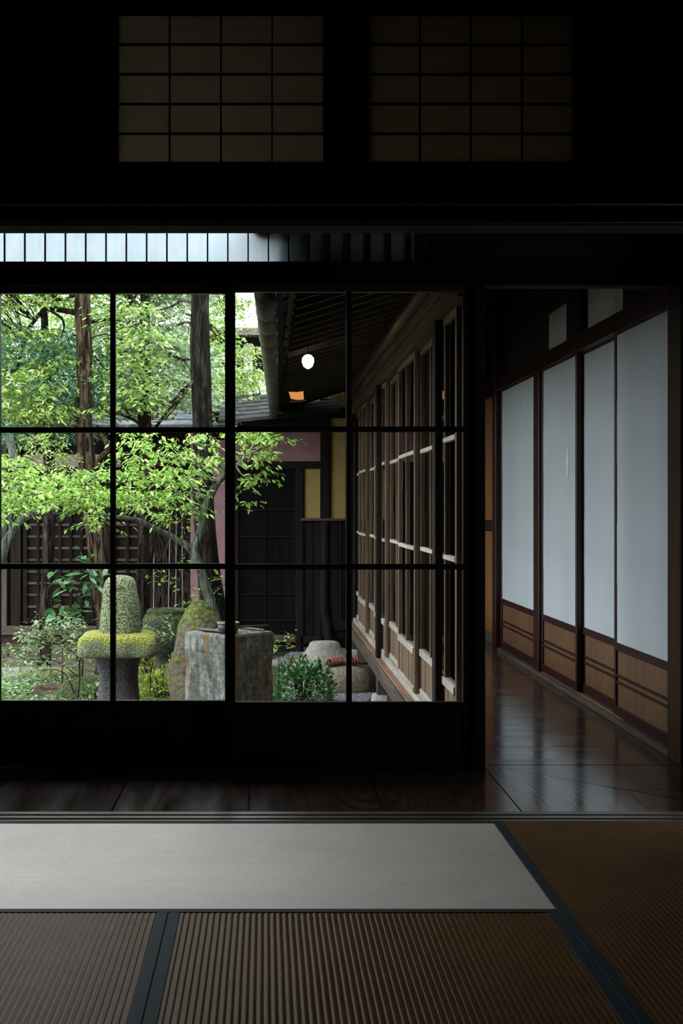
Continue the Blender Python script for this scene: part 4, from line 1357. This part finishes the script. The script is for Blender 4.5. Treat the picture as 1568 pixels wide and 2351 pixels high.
for xx in (5, 37, 250, 358):
    X = (xx - 610) / F * YF
    part('post', B((X - .05, YF - .015, fz(1437)), (X + .05, YF + .06, 1.62), .006), 'grey_wood_z' if xx == 5 else 'shed_wood_z', fe)
# roof: rows of shingle boards
eave_z = 1.735
for i in range(6):
    y0_ = 12.45 + i * .26
    z0_ = eave_z + i * .075
    part('roof_course', MB().add([(FX0, y0_, z0_), (FX1 + .35, y0_, z0_), (FX1 + .35, y0_ + .32, z0_ + .075), (FX0, y0_ + .32, z0_ + .075),
                                  (FX0, y0_, z0_ + .03), (FX1 + .35, y0_, z0_ + .03), (FX1 + .35, y0_ + .32, z0_ + .105), (FX0, y0_ + .32, z0_ + .105)],
                                 [[3, 2, 1, 0], [4, 5, 6, 7], [0, 1, 5, 4], [1, 2, 6, 5], [2, 3, 7, 6], [3, 0, 4, 7]]), 'roof_shingle', fe)
for i in range(16):
    X = FX0 + .2 + i * .3
    part('rafter', MB().beam((X, 12.5, eave_z - .02), (X, 13.1, eave_z + .14), .04, .04), 'shed_wood_y', fe)
part('back_board', B((FX0, 14.0, GZ), (FX1 + .3, 14.05, 2.12)), 'shed_wood_z', fe)


def lattice(x0, x1, y0, y1, cols, rows):
    X0, X1, Z0, Z1 = (x0 - 610) / F * YF, (x1 - 610) / F * YF, fz(y1), fz(y0)
    w = part('lattice_window', MB().box((X0 - .04, YF, Z0 - .05), (X0, YF + .045, Z1 + .05)).box((X1, YF, Z0 - .05), (X1 + .04, YF + .045, Z1 + .05))
             .box((X0, YF, Z0 - .05), (X1, YF + .045, Z0)).box((X0, YF, Z1), (X1, YF + .045, Z1 + .05)), 'shed_wood_x', fe)
    for i in range(1, cols):
        X = X0 + (X1 - X0) * i / cols
        part('lattice_bar', B((X - .013, YF + .006, Z0), (X + .013, YF + .022, Z1)), 'shed_wood_z', w)
    for i in range(1, rows):
        Z = Z0 + (Z1 - Z0) * i / rows
        part('lattice_bar', B((X0, YF + .022, Z - .012), (X1, YF + .036, Z + .012)), 'grey_wood_x', w)
    for i in range(cols):
        a = X0 + (X1 - X0) * i / cols
        part('backing_board', B((a + .004, YF + .039, Z0), (a + (X1 - X0) / cols - .004, YF + .046, Z1)), 'shed_wood_z', w)


lattice(62, 236, 1178, 1420, 7, 9)
lattice(266, 345, 1178, 1420, 3, 9)

# brushwood fence panel with pale poles
bf = root('brushwood_fence', (-.9, 12.6, GZ), 'dark brushwood fence panel tied with pale bamboo poles, left of the pink wall', 'fence')
m = MB()
for k in range(420):
    x = rng.uniform(-1.12, -.70)
    z = rng.uniform(GZ, .85)
    L = rng.uniform(.25, .6)
    y = 12.6 + rng.uniform(0, .08)
    m.tube([(x, y, z), (x + rng.normal(0, .05), y - rng.uniform(0, .04), z + L * .5), (x + rng.normal(0, .09), y, min(z + L, 1.0))], [.006, .005, .003], 3, sub=1, caps=False)
part('brushwood', m, 'brush_wood', bf, kind='stuff')
part('backing', B((-1.14, 12.69, GZ), (-.70, 12.72, 1.0)), 'dark_wood_z', bf)
for x in (352, 385, 403, 420):
    p, q = P(x, 1400, 12.56), P(x + random.choice((6, 2, -2)), 1180, 12.56)
    part('bamboo_pole', MB().tube([(p.x, p.y, GZ), (q.x, q.y, q.z)], [.0055, .005], 8, sub=1), 'bamboo_grey', bf)

# ------------------------------------------------------------------ entry house at the back right (Y about 12.1)
YH = 12.1
eh = root('entry_house', (0.1, YH, GZ), 'entry building with black doors, mauve plaster and ochre panels at the garden end', 'building')


def hx(x):
    return (x - 610) / F * YH


def hz(y):
    return H - (y - 1166) / F * YH


part('plaster_wall', B((hx(437), YH, hz(1500)), (hx(532), YH + .08, hz(1010))), 'pink_plaster', eh)
part('plaster_wall', B((hx(532), YH, hz(1060)), (hx(737), YH + .08, hz(985))), 'pink_plaster', eh)
part('door_lintel', B((hx(532), YH - .02, hz(1076)), (hx(737), YH + .06, hz(1059)), .004), 'shed_wood_x', eh)
part('post', B((hx(735), YH - .035, hz(1195)), (hx(757), YH + .06, hz(915)), .006), 'shed_wood_z', eh)
part('post', MB().tube([P(756, 1500, YH - .05), P(753, 1440, YH - .03), P(746, 1400, YH - .01), P(746, 1300, YH), P(746, 1190, YH)], [.046, .043, .046, .044, .044], 12, .1, 6, 4), 'shed_wood_z', eh, smooth=True)
part('post', B((hx(529), YH - .03, GZ), (hx(548), YH + .08, hz(1060)), .006), 'shed_wood_z', eh)
part('post', B((hx(678), YH - .03, GZ + .02), (hx(697), YH + .08, hz(1076)), .006), 'shed_wood_z', eh)
part('plaster_panel', B((hx(697), YH + .01, hz(1192)), (hx(737), YH + .06, hz(1076))), 'ochre_plaster', eh)
part('plaster_panel', B((hx(756), YH + .01, hz(1192)), (hx(793), YH + .06, hz(900))), 'ochre_plaster', eh)
part('wall_beam', B((hx(757), YH - .01, hz(960)), (hx(793), YH + .07, hz(935)), .004), 'shed_wood_x', eh)
part('post', B((hx(793), YH - .02, GZ), (hx(806), YH + .06, hz(900)), .006), 'shed_wood_z', eh)
part('plaster_panel', B((hx(806), YH + .01, hz(1192)), (.86, YH + .06, hz(960))), 'ochre_plaster', eh)
part('ledge', B((hx(690), YH - .045, hz(1196)), (.86, YH + .04, hz(1190)), .003), 'grey_wood_x', eh)
xa_, xb_ = hx(652), 1.9
part('gable_board', MB().add([(xa_, YH + .06, hz(1000)), (xb_, YH + .06, hz(1000)), (xb_, YH + .06, ez(xb_)), (xa_, YH + .06, ez(xa_)),
                              (xa_, YH + .1, hz(1000)), (xb_, YH + .1, hz(1000)), (xb_, YH + .1, ez(xb_)), (xa_, YH + .1, ez(xa_))],
                             [[0, 1, 2, 3], [7, 6, 5, 4], [0, 4, 5, 1], [1, 5, 6, 2], [2, 6, 7, 3], [3, 7, 4, 0]]), 'dark_wood_z', eh)
part('return_wall', B((.80, 11.64, GZ), (.855, YH + .02, 2.05)), 'shed_wood_y', eh)
part('return_wall', B((.862, YH, GZ), (1.9, YH + .05, 2.1)), 'shed_wood_y', eh)
# lower boards
bx = [697, 718, 736, 757, 776, 792, 808, 822]
for a, b in zip(bx[:-1], bx[1:]):
    part('board', B((hx(a) + .003, YH - .005, hz(1462)), (hx(b) - .003, YH + .03, hz(1196))), 'shed_wood_z', eh)
part('batten', B((hx(780), YH - .02, hz(1425)), (hx(784), YH - .004, hz(1196))), 'shed_wood_z', eh)
part('skirting', B((hx(690), YH - .03, hz(1478)), (hx(737), YH + .04, hz(1461)), .004), 'shed_wood_x', eh)
part('low_rail', B((hx(757), YH - .03, hz(1448)), (.86, YH + .03, hz(1424)), .004), 'shed_wood_x', eh)
# double black doors
for (a, b) in ((548, 613), (613, 678)):
    d = part('door', B((hx(a) + .003, YH + .02, hz(1455)), (hx(b) - .003, YH + .05, hz(1078))), 'black_wood', eh)
    for yy in (1170, 1232, 1365, 1425):
        part('door_batten', B((hx(a) + .01, YH + .008, hz(yy + 2)), (hx(b) - .01, YH + .02, hz(yy - 2)), .002), 'shed_wood_x', d)
part('threshold', B((hx(545), YH - .02, hz(1475)), (hx(680), YH + .08, hz(1458)), .006), 'grey_wood_x', eh)
part('step_board', B((hx(545), YH - .06, hz(1495)), (hx(690), YH + .04, hz(1480)), .006), 'shed_wood_x', eh)
part('back_board', B((hx(437), YH + .5, GZ), (.86, YH + .55, 1.9)), 'dark_wood_x', eh)
part('end_wall', B((hx(437), YH + .08, GZ), (hx(441), YH + .5, 1.7)), 'pink_plaster', eh)
for i in range(6):
    y0_ = 11.50 + i * .2
    z0_ = 1.75 + i * .05
    part('roof_course', MB().add([(-.42, y0_, z0_ - .04), (.0, y0_, z0_), (.66, y0_, z0_ + .06), (.66, y0_ + .25, z0_ + .12), (.0, y0_ + .25, z0_ + .05), (-.42, y0_ + .25, z0_ + .02),
                                  (-.42, y0_, z0_ - .01), (.0, y0_, z0_ + .03), (.66, y0_, z0_ + .09), (.66, y0_ + .25, z0_ + .15), (.0, y0_ + .25, z0_ + .08), (-.42, y0_ + .25, z0_ + .05)],
                                 [[4, 3, 2, 1], [5, 4, 1, 0], [6, 7, 10, 11], [7, 8, 9, 10], [0, 1, 7, 6], [1, 2, 8, 7], [2, 3, 9, 8], [3, 4, 10, 9], [4, 5, 11, 10], [5, 0, 6, 11]]),
         'dull_roof', eh)
part('stepping_base', B((hx(540), YH - .12, GZ - .02), (hx(700), YH + .04, hz(1495))), 'deep_soil', eh)

# ------------------------------------------------------------------ far house beyond the trees
YG = 18.0
fh = root('neighbour_house', (-.6, YG, GZ), 'pale neighbouring house with mossy roof edge beyond the trees', 'building')


def q3(x, y):
    return (x - 610) / F * YG, H - (y - 1166) / F * YG


X0, Z0 = q3(395, 900)
X1, Z1 = q3(640, 775)
part('wall', B((X0, YG, GZ), (X1, YG + 1.5, Z1)), 'shed_wood_z', fh)
part('wall_panel', B((q3(560, 0)[0], YG - .02, q3(0, 905)[1]), (q3(580, 0)[0], YG, q3(0, 790)[1])), 'white_wall', fh)
part('wall_panel', B((q3(585, 0)[0], YG - .02, q3(0, 940)[1]), (q3(616, 0)[0], YG, q3(0, 860)[1])), 'white_wall', fh)
part('window', B((q3(400, 0)[0], YG - .04, q3(0, 870)[1]), (q3(450, 0)[0], YG, q3(0, 800)[1])), 'dark_wood_x', fh)
for i in range(9):
    X = X0 + .1 + i * (X1 - X0) / 9
    part('siding_board', B((X, YG - .012, GZ), (X + .13, YG, Z1 - .01)), 'shed_wood_z', fh)
part('roof', MB().add([(X0 - .2, YG - .5, Z1 - .03), (X1 + .2, YG - .5, Z1 - .03), (X1 + .2, YG + 1.2, Z1 + .09), (X0 - .2, YG + 1.2, Z1 + .09),
                       (X0 - .2, YG - .5, Z1 + .07), (X1 + .2, YG - .5, Z1 + .07), (X1 + .2, YG + 1.2, Z1 + .19), (X0 - .2, YG + 1.2, Z1 + .19)],
                      [[3, 2, 1, 0], [4, 5, 6, 7], [0, 1, 5, 4], [1, 2, 6, 5], [2, 3, 7, 6], [3, 0, 4, 7]]), 'mossy_roof', fh)

# ------------------------------------------------------------------ stone lantern
LX, LY = (272 - 610) / F * 7.6, 7.6
ln = root('stone_lantern', (LX, LY, GZ), 'mossy stone lantern with square cap and tall rounded top stone', 'stone lantern')


def lz(y):
    return H - (y - 1166) / F * LY


b = lambda y: lz(y)
part('shaft', MB().lathe([(.175, GZ - .02), (.16, GZ + .05), (.135, GZ + .16), (.118, GZ + .27), (.112, b(1560)), (.116, b(1540)), (.125, b(1522)), (.133, b(1508)), (.137, b(1500)), (.137, b(1494)), (.12, b(1491))],
                         (LX, LY, 0), 40, 2.6, .06, 9), 'lantern_shaft', ln, smooth=True)
part('cap', MB().lathe([(.17, b(1503)), (.212, b(1502)), (.220, b(1498)), (.222, b(1486)), (.221, b(1472)), (.213, b(1461)), (.20, b(1455)), (.17, b(1452)), (.11, b(1450))],
                       (LX, LY, 0), 64, 8.0, .06, 9, rot=.06), 'lantern_moss', ln, smooth=True)
part('top_stone', MB().lathe([(.118, b(1464)), (.118, b(1450)), (.115, b(1425)), (.111, b(1400)), (.105, b(1375)), (.098, b(1352)), (.088, b(1335)), (.072, b(1326)), (.045, b(1322)), (.015, b(1320))],
                             (LX + .012, LY, 0), 40, 3.0, .08, 11), 'lantern_lichen', ln, smooth=True)

# ------------------------------------------------------------------ square stone water basin with ladle
BX, BY, BT = (526 - 610) / F * 7.0, 7.02, .305
bs = root('water_basin', (BX, BY, GZ), 'tall square weathered stone water basin standing cornerwise', 'water basin')
sd = .172
ang = math.radians(45 + 3)


def rot2(x, y):
    return BX + x * math.cos(ang) - y * math.sin(ang), BY + x * math.sin(ang) + y * math.cos(ang)


def ring(r, z, n=8, wob=.006, seed=0):
    out = []
    for s_ in range(4):
        for k in range(n):
            t = -1 + 2 * k / n
            x, y = [(t, -1), (1, t), (-t, 1), (-1, -t)][s_]
            cr = 1 - .03 * max(0, max(abs(x), abs(y)) * min(abs(x), abs(y)) - .85) / .15
            rr = r * cr + wob * mnoise.noise(Vector((x * 2 + seed, y * 2, z * 6)))
            X, Y_ = rot2(x * rr, y * rr)
            out.append((X, Y_, z + wob * .4 * mnoise.noise(Vector((x * 3, y * 3, z * 4 + seed)))))
    return out


rings = [ring(sd * s_, z) for s_, z in ((1.03, GZ - .02), (1.02, GZ + .12), (1.0, GZ + .3), (1.0, .0), (.985, .12), (1.0, .19), (.995, .20), (1.01, .215), (1.0, BT - .012), (.975, BT), (.66, BT), (.645, BT - .008), (.62, BT - .12))]
m = MB()
vs = [p for rg in rings for p in rg]
kk = 32
fs = [[i * kk + q, i * kk + (q + 1) % kk, (i + 1) * kk + (q + 1) % kk, (i + 1) * kk + q] for i in range(len(rings) - 1) for q in range(kk)]
fs.append([(len(rings) - 1) * kk + q for q in range(kk)])
fs.append(list(range(kk))[::-1])
m.add(vs, fs)
part('stone_block', m, 'basin_stone', bs)
m = MB()
wr2 = ring(sd * .65, BT - .03, wob=0)
m.add(wr2 + [(a, b_, c_ - .004) for a, b_, c_ in wr2], [list(range(32)), list(range(63, 31, -1))] + [[q, 32 + q, 32 + (q + 1) % 32, (q + 1) % 32] for q in range(32)])
part('water', m, 'dark_water', bs)
rk = root('bamboo_rack', (BX, BY, BT), 'dark bamboo rods laid across the mouth of the square basin', 'rack')
for (xa, ya, xb, yb) in ((-.17, .03, .03, -.16), (-.155, .05, .045, -.14), (.03, .165, .17, -.0), (.05, .15, .19, -.02)):
    part('rod', MB().tube([(BX + xa, BY + ya, BT + .009), (BX + xb, BY + yb, BT + .009)], [.0065, .0065], 8, sub=1), 'bamboo_dark', rk)
ld = root('ladle', (BX + .0, BY - .1, BT), 'green bamboo ladle cup resting on the rods of the basin', 'ladle')
cx_, cy_ = (524 - 610) / F * 6.9, 6.9
part('cup', MB().lathe([(.050, BT + .016), (.054, BT + .02), (.057, BT + .055), (.052, BT + .055), (.049, BT + .025)], (cx_, cy_, 0), 24), 'bamboo_dark', ld, smooth=True)
part('rim', MB().lathe([(.055, BT + .052), (.060, BT + .053), (.060, BT + .062), (.053, BT + .062), (.052, BT + .056)], (cx_, cy_, 0), 24), 'bamboo_green', ld, smooth=True)
part('handle', MB().tube([(cx_ + .05, cy_ + .01, BT + .035), (cx_ + .21, cy_ + .14, BT + .03)], [.006, .005], 8, sub=1), 'bamboo_dark', ld)


# ------------------------------------------------------------------ stones
def rock(name, c, prof, mat, label, sq=2.2, rough=.22, freq=4, seg=28, seed=0, cat='stone', sx=1.0, sy=1.0):
    m = MB()
    m.lathe(prof, (0, 0, 0), seg, sq, rough, freq, seed * .7, seed)
    v, f = m.arrays()
    v = v * np.array([sx, sy, 1]) + np.array(c)
    return solo(name, (v, f), mat, label, cat, smooth=True)


rock('boulder', (P(458, 1400, 8.75).x, 8.75, GZ), [(.19, -.03), (.2, .08), (.195, .25), (.18, .42), (.15, .56), (.11, .66), (.06, .72), (.015, .735)],
     'boulder_stone', 'upright mossy brown boulder behind the square basin', seed=3, rough=.3, freq=5)
bw = root('stone_bowl', (P(385, 1440, 9.5).x, 9.5, GZ), 'squat dark mossy stone bowl between the lantern and the upright boulder', 'stone bowl')
part('bowl', MB().lathe([(.07, 0), (.075, .2), (.085, .27), (.14, .31), (.175, .37), (.188, .45), (.182, .53), (.162, .575), (.150, .585), (.158, .60), (.145, .615), (.11, .60), (.10, .56)], (P(385, 1440, 9.5).x, 9.5, GZ), 32, 2.3, .08, 7), 'bowl_stone', bw, smooth=True)
rock('step_stone', (P(745, 1500, 9.95).x, 9.95, GZ), [(.34, -.02), (.325, .05), (.29, .10), (.24, .15), (.19, .20), (.145, .25), (.118, .295), (.108, .322), (.09, .332), (.03, .333)],
     'step_stone', 'grey mound shaped step stone with a flat top', seed=5, rough=.08, freq=5, sy=.8)
slab = rock('slab_stone', (P(788, 1550, 9.55).x, 9.62, GZ), [(.20, -.02), (.215, .03), (.212, .08), (.19, .13), (.155, .17), (.11, .19), (.03, .197)],
            'slab_stone', 'low rounded yellowish slab carrying the sandals', seed=9, rough=.12, freq=6, sy=.75)
rock('garden_rock', (P(60, 1560, 10.4).x, 10.4, GZ), [(.42, -.03), (.43, .03), (.40, .055), (.25, .07), (.05, .075)], 'flat_stone', 'broad flat grey stone low in the ground cover', seed=12, rough=.2, freq=3, sy=.6)
rock('garden_rock', (P(195, 1580, 8.9).x, 8.9, GZ), [(.2, -.03), (.19, .08), (.15, .15), (.08, .19), (.02, .2)], 'bowl_stone', 'rounded dark stone left of the lantern shaft', seed=15, rough=.2, freq=4)
rock('garden_rock', (P(660, 1530, 11.3).x, 11.3, GZ), [(.16, -.03), (.15, .02), (.1, .045), (.03, .05)], 'flat_stone', 'small flat paving stone in front of the black doors', seed=18, rough=.15, freq=5)
rock('garden_rock', (P(720, 1515, 10.9).x, 10.9, GZ), [(.13, -.03), (.12, .02), (.08, .04), (.03, .045)], 'slab_stone', 'small flat stone behind the green shrub', seed=20, rough=.15, freq=5)

# straw sandals on the slab
SZ = GZ + .197
for i, (xp, yaw) in enumerate(((779, .5), (812, .35))):
    c = Vector((P(xp, 1530, 9.6).x, 9.6 + .02 * i, SZ))
    s = root('sandal', c, ('reddish brown slatted sandal on the slab, the fuller one in view' if i == 0 else 'second reddish sandal, partly behind the first towards the wing'), 'sandal', 'pair of sandals on the slab')
    L, W = .12, .048
    out = []
    for k in range(20):
        a = 2 * math.pi * k / 20
        x, y_ = L * math.cos(a), W * math.sin(a) * (1 + .12 * math.cos(a))
        out.append((c.x + x * math.cos(yaw) - y_ * math.sin(yaw), c.y + x * math.sin(yaw) + y_ * math.cos(yaw)))
    part('sole', MB().prism(out, c.z, c.z + .014), 'sandal_sole', s)
    for t in (-.075, -.052, -.029, -.006, .017):
        pts = []
        for k in range(7):
            a = math.pi * k / 6
            y_ = W * .98 * math.cos(a)
            z_ = .012 + .048 * math.sin(a) * (1 + t * 3)
            x = t
            pts.append((c.x + x * math.cos(yaw) - y_ * math.sin(yaw), c.y + x * math.sin(yaw) + y_ * math.cos(yaw), c.z + z_))
        part('strap', MB().tube(pts, [.0085] * 7, 6, sub=1), 'sandal_straw', s, smooth=True)


# ------------------------------------------------------------------ shrubs, ground cover
def shrub(cx, cy, r, h, mat, label, n, size, four=True, name='shrub', z0=GZ, aspect=.45):
    t = root(name, (cx, cy, z0), label, 'shrub')
    m = MB()
    for k in range(14):
        a = rng.uniform(0, 6.28)
        rr = r * rng.uniform(.2, .9)
        m.tube([(cx, cy, z0 - .01), (cx + rr * .5 * math.cos(a), cy + rr * .5 * math.sin(a), z0 + h * .5), (cx + rr * math.cos(a), cy + rr * math.sin(a), z0 + h * .85)], [.006, .004, .002], 4, sub=2)
    part('stems', m, 'bark_twig', t, kind='stuff')
    u = rng.normal(0, 1, (n, 3))
    u /= np.linalg.norm(u, axis=1)[:, None]
    u[:, 2] = np.abs(u[:, 2])
    rad = rng.uniform(.55, 1.05, n) ** .6
    wob = np.array([1 + .35 * mnoise.noise(Vector((q[0] * 2.2 + cx * 9, q[1] * 2.2, q[2] * 2.2))) for q in u])
    pos = np.array([cx, cy, z0]) + u * (rad * wob)[:, None] * np.array([r, r, h])
    d = u * .8 + rng.normal(0, .5, (n, 3)) + np.array([0, 0, .1])
    part('foliage', leaves(pos, size, 0, .5, aspect, d, four), mat, t, kind='stuff')
    return t


c = P(692, 1560, 8.9)
shrub(c.x + .01, 8.9, .22, .30, 'leaf_glossy', 'low glossy dark green shrub between the basin and the step stone', 1900, .036)
c = P(365, 1580, 8.9)
shrub(c.x, 8.9, .17, .24, 'leaf_moss', 'yellow green low shrub between the lantern and the basin', 700, .032)
shrub(P(405, 1540, 9.3).x, 9.3, .14, .30, 'leaf_glossy', 'dark leaved shrub tucked against the upright boulder', 380, .035)
shrub(P(340, 1520, 10.0).x, 10.0, .16, .22, 'leaf_moss', 'mossy green mound behind the lantern shaft', 700, .02)
shrub(P(225, 1600, 8.6).x, 8.6, .12, .2, 'leaf_ground', 'small pale leaved shrub at the foot of the lantern', 300, .03)


def cover(label, box, n, mat, size, h, name='ground_cover', seed=0.):
    (x0, x1), (y0, y1) = box
    pos = []
    while len(pos) < n:
        x, y = rng.uniform(x0, x1), rng.uniform(y0, y1)
        k = mnoise.noise(Vector((x * 2.3 + seed, y * 2.3, 0)))
        if k > -.12:
            pos.append((x, y, gz(x, y) + rng.uniform(.1, 1) ** .7 * h * (.6 + k)))
    pos = np.array(pos)
    a = rng.uniform(0, 6.28, n)
    d = np.stack([np.cos(a), np.sin(a), rng.normal(.15, .3, n)], 1)
    return solo(name, leaves(pos, size, 0, .7, .5, d, True), mat, label, 'ground cover', kind='stuff')


cover('pale green ground cover along the window bottom, left of the lantern', ((-2.6, -1.0), (8.6, 9.9)), 5200, 'leaf_ground', .034, .13)
cover('mixed low plants right of the lantern shaft', ((-1.0, -.2), (8.3, 9.9)), 2600, 'leaf_moss', .03, .11, seed=4.)
cover('thin dull weeds in front of the lattice building', ((-3.2, -.6), (10.2, 12.6)), 1800, 'leaf_ground', .03, .06, seed=9.)
V, Fq = leaves(np.array([(x, y, gz(x, y) + .006) for x, y in zip(rng.uniform(-3.2, .5, 1500), rng.uniform(9, 12.9, 1500))]), .045, 0, .85, .5,
               np.stack([rng.normal(0, 1, 1500), rng.normal(0, 1, 1500), rng.normal(0, .1, 1500)], 1), True)
solo('leaf_litter', (V, Fq), 'leaf_litter', 'scattered brown fallen leaves on the garden soil', 'fallen leaves', kind='stuff')


def twiggy(name, label, base, stems, Y, leafsize, mat, n_each, big=False, jit=.12):
    t = root(name, (base.x, Y, GZ), label, 'shrub')
    leaf_mesh = None
    L = []
    for (pts, rr) in stems:
        W = [Vector((P(x, y, Y).x, Y + random.uniform(-jit, jit), P(x, y, Y).z)) for x, y in pts]
        if pts[0][1] >= 1560:
            W[0].z = GZ - .01
        part('stem', MB().tube(W, [rr * (1 - .7 * k / len(W)) for k in range(len(W))], 6, .1, 9, 3), 'bark_twig', t, smooth=True)
        W = np.array(W)
        for k in range(n_each):
            s = rng.uniform(.35, 1.0) * (len(W) - 1)
            i0 = min(int(s), len(W) - 2)
            p = W[i0] + (W[i0 + 1] - W[i0]) * (s - i0)
            p = p + rng.normal(0, .05, 3) * np.array([1, 1, .6])
            a = rng.uniform(0, 6.28)
            if big:
                L.append((p, a))
            else:
                nn = 5
                pos = p + rng.normal(0, .018, (nn, 3))
                al = a + rng.normal(0, 1.2, nn)
                d = np.stack([np.cos(al), np.sin(al), rng.normal(-.1, .35, nn)], 1)
                L.append(leaves(pos, leafsize, 0, .6, .42, d, True))
    if not big:
        part('foliage', merge(L), mat, t, kind='stuff')
    else:
        V, Fq = leaves(np.zeros((1, 3)), leafsize, .1, 1., .38, np.array([[1., 0, -.1]]), True)
        base_o = None
        for (p, a) in L:
            if base_o is None:
                base_o = link_mesh('leaf', V, Fq, mat, (0, 0, 0))
                o = base_o
            else:
                o = base_o.copy()
                COL.objects.link(o)
            o.parent = t
            o.location = Vector(p) - Vector(ORG[t])
            o.rotation_euler = (random.uniform(-.6, .6), random.uniform(-.5, .7), a)
            s_ = random.uniform(.7, 1.25)
            o.scale = (s_, s_, s_)
    return t


# large-leaved plant by trunk A, each leaf an object
twiggy('leafy_shrub', 'broad leaved green shrub in front of the lattice, left of the tan trunk', P(190, 1500, 9.6),
       [([(188, 1590), (190, 1480), (189, 1380), (190, 1290), (183, 1268)], .007), ([(190, 1400), (170, 1345), (150, 1330), (125, 1320)], .004),
        ([(189, 1390), (205, 1350), (215, 1325), (205, 1300)], .004), ([(142, 1590), (143, 1480), (142, 1400), (140, 1388)], .006),
        ([(142, 1420), (160, 1400), (185, 1405)], .003)],
       9.6, .095, 'leaf_glossy', 20, big=True, jit=.05)
twiggy('nandina_shrub', 'slender arching shrub with small pale leaves, left of the lantern cap', P(180, 1590, 8.7),
       [([(178, 1590), (182, 1520), (150, 1480), (120, 1440), (100, 1425)], .006), ([(175, 1505), (120, 1470), (70, 1465), (35, 1500)], .004),
        ([(180, 1550), (120, 1520), (60, 1510), (30, 1495)], .004), ([(150, 1480), (150, 1450), (170, 1420)], .003),
        ([(178, 1590), (150, 1545), (90, 1540), (60, 1550)], .004), ([(182, 1530), (190, 1480), (185, 1455)], .004), ([(130, 1450), (80, 1440), (60, 1470)], .003)],
       8.7, .036, 'leaf_silver', 32, jit=.12)
twiggy('sapling', 'thin pale stem with sparse fresh leaves, right of the slender trunk', P(415, 1600, 9.3),
       [([(440, 1590), (438, 1500), (445, 1400), (425, 1350), (390, 1325), (350, 1320)], .005), ([(437, 1390), (432, 1300), (428, 1230), (410, 1190)], .004),
        ([(445, 1400), (480, 1360), (545, 1330)], .003)],
       9.3, .038, 'leaf_lime', 9, jit=.05)
twiggy('sapling', 'sprig of fresh leaves between the lantern cap and the stone bowl', P(350, 1600, 8.4),
       [([(345, 1590), (345, 1500), (340, 1460), (325, 1438)], .004), ([(345, 1500), (360, 1455), (372, 1430)], .003), ([(345, 1500), (330, 1470), (320, 1455)], .003)],
       8.4, .036, 'leaf_ground', 9, jit=.04)
twiggy('sapling', 'tiny sprig with fresh leaves at the right corner of the basin', P(640, 1600, 8.2),
       [([(638, 1590), (640, 1500), (636, 1470), (630, 1455)], .003)], 8.2, .036, 'leaf_lime', 7, jit=.02)
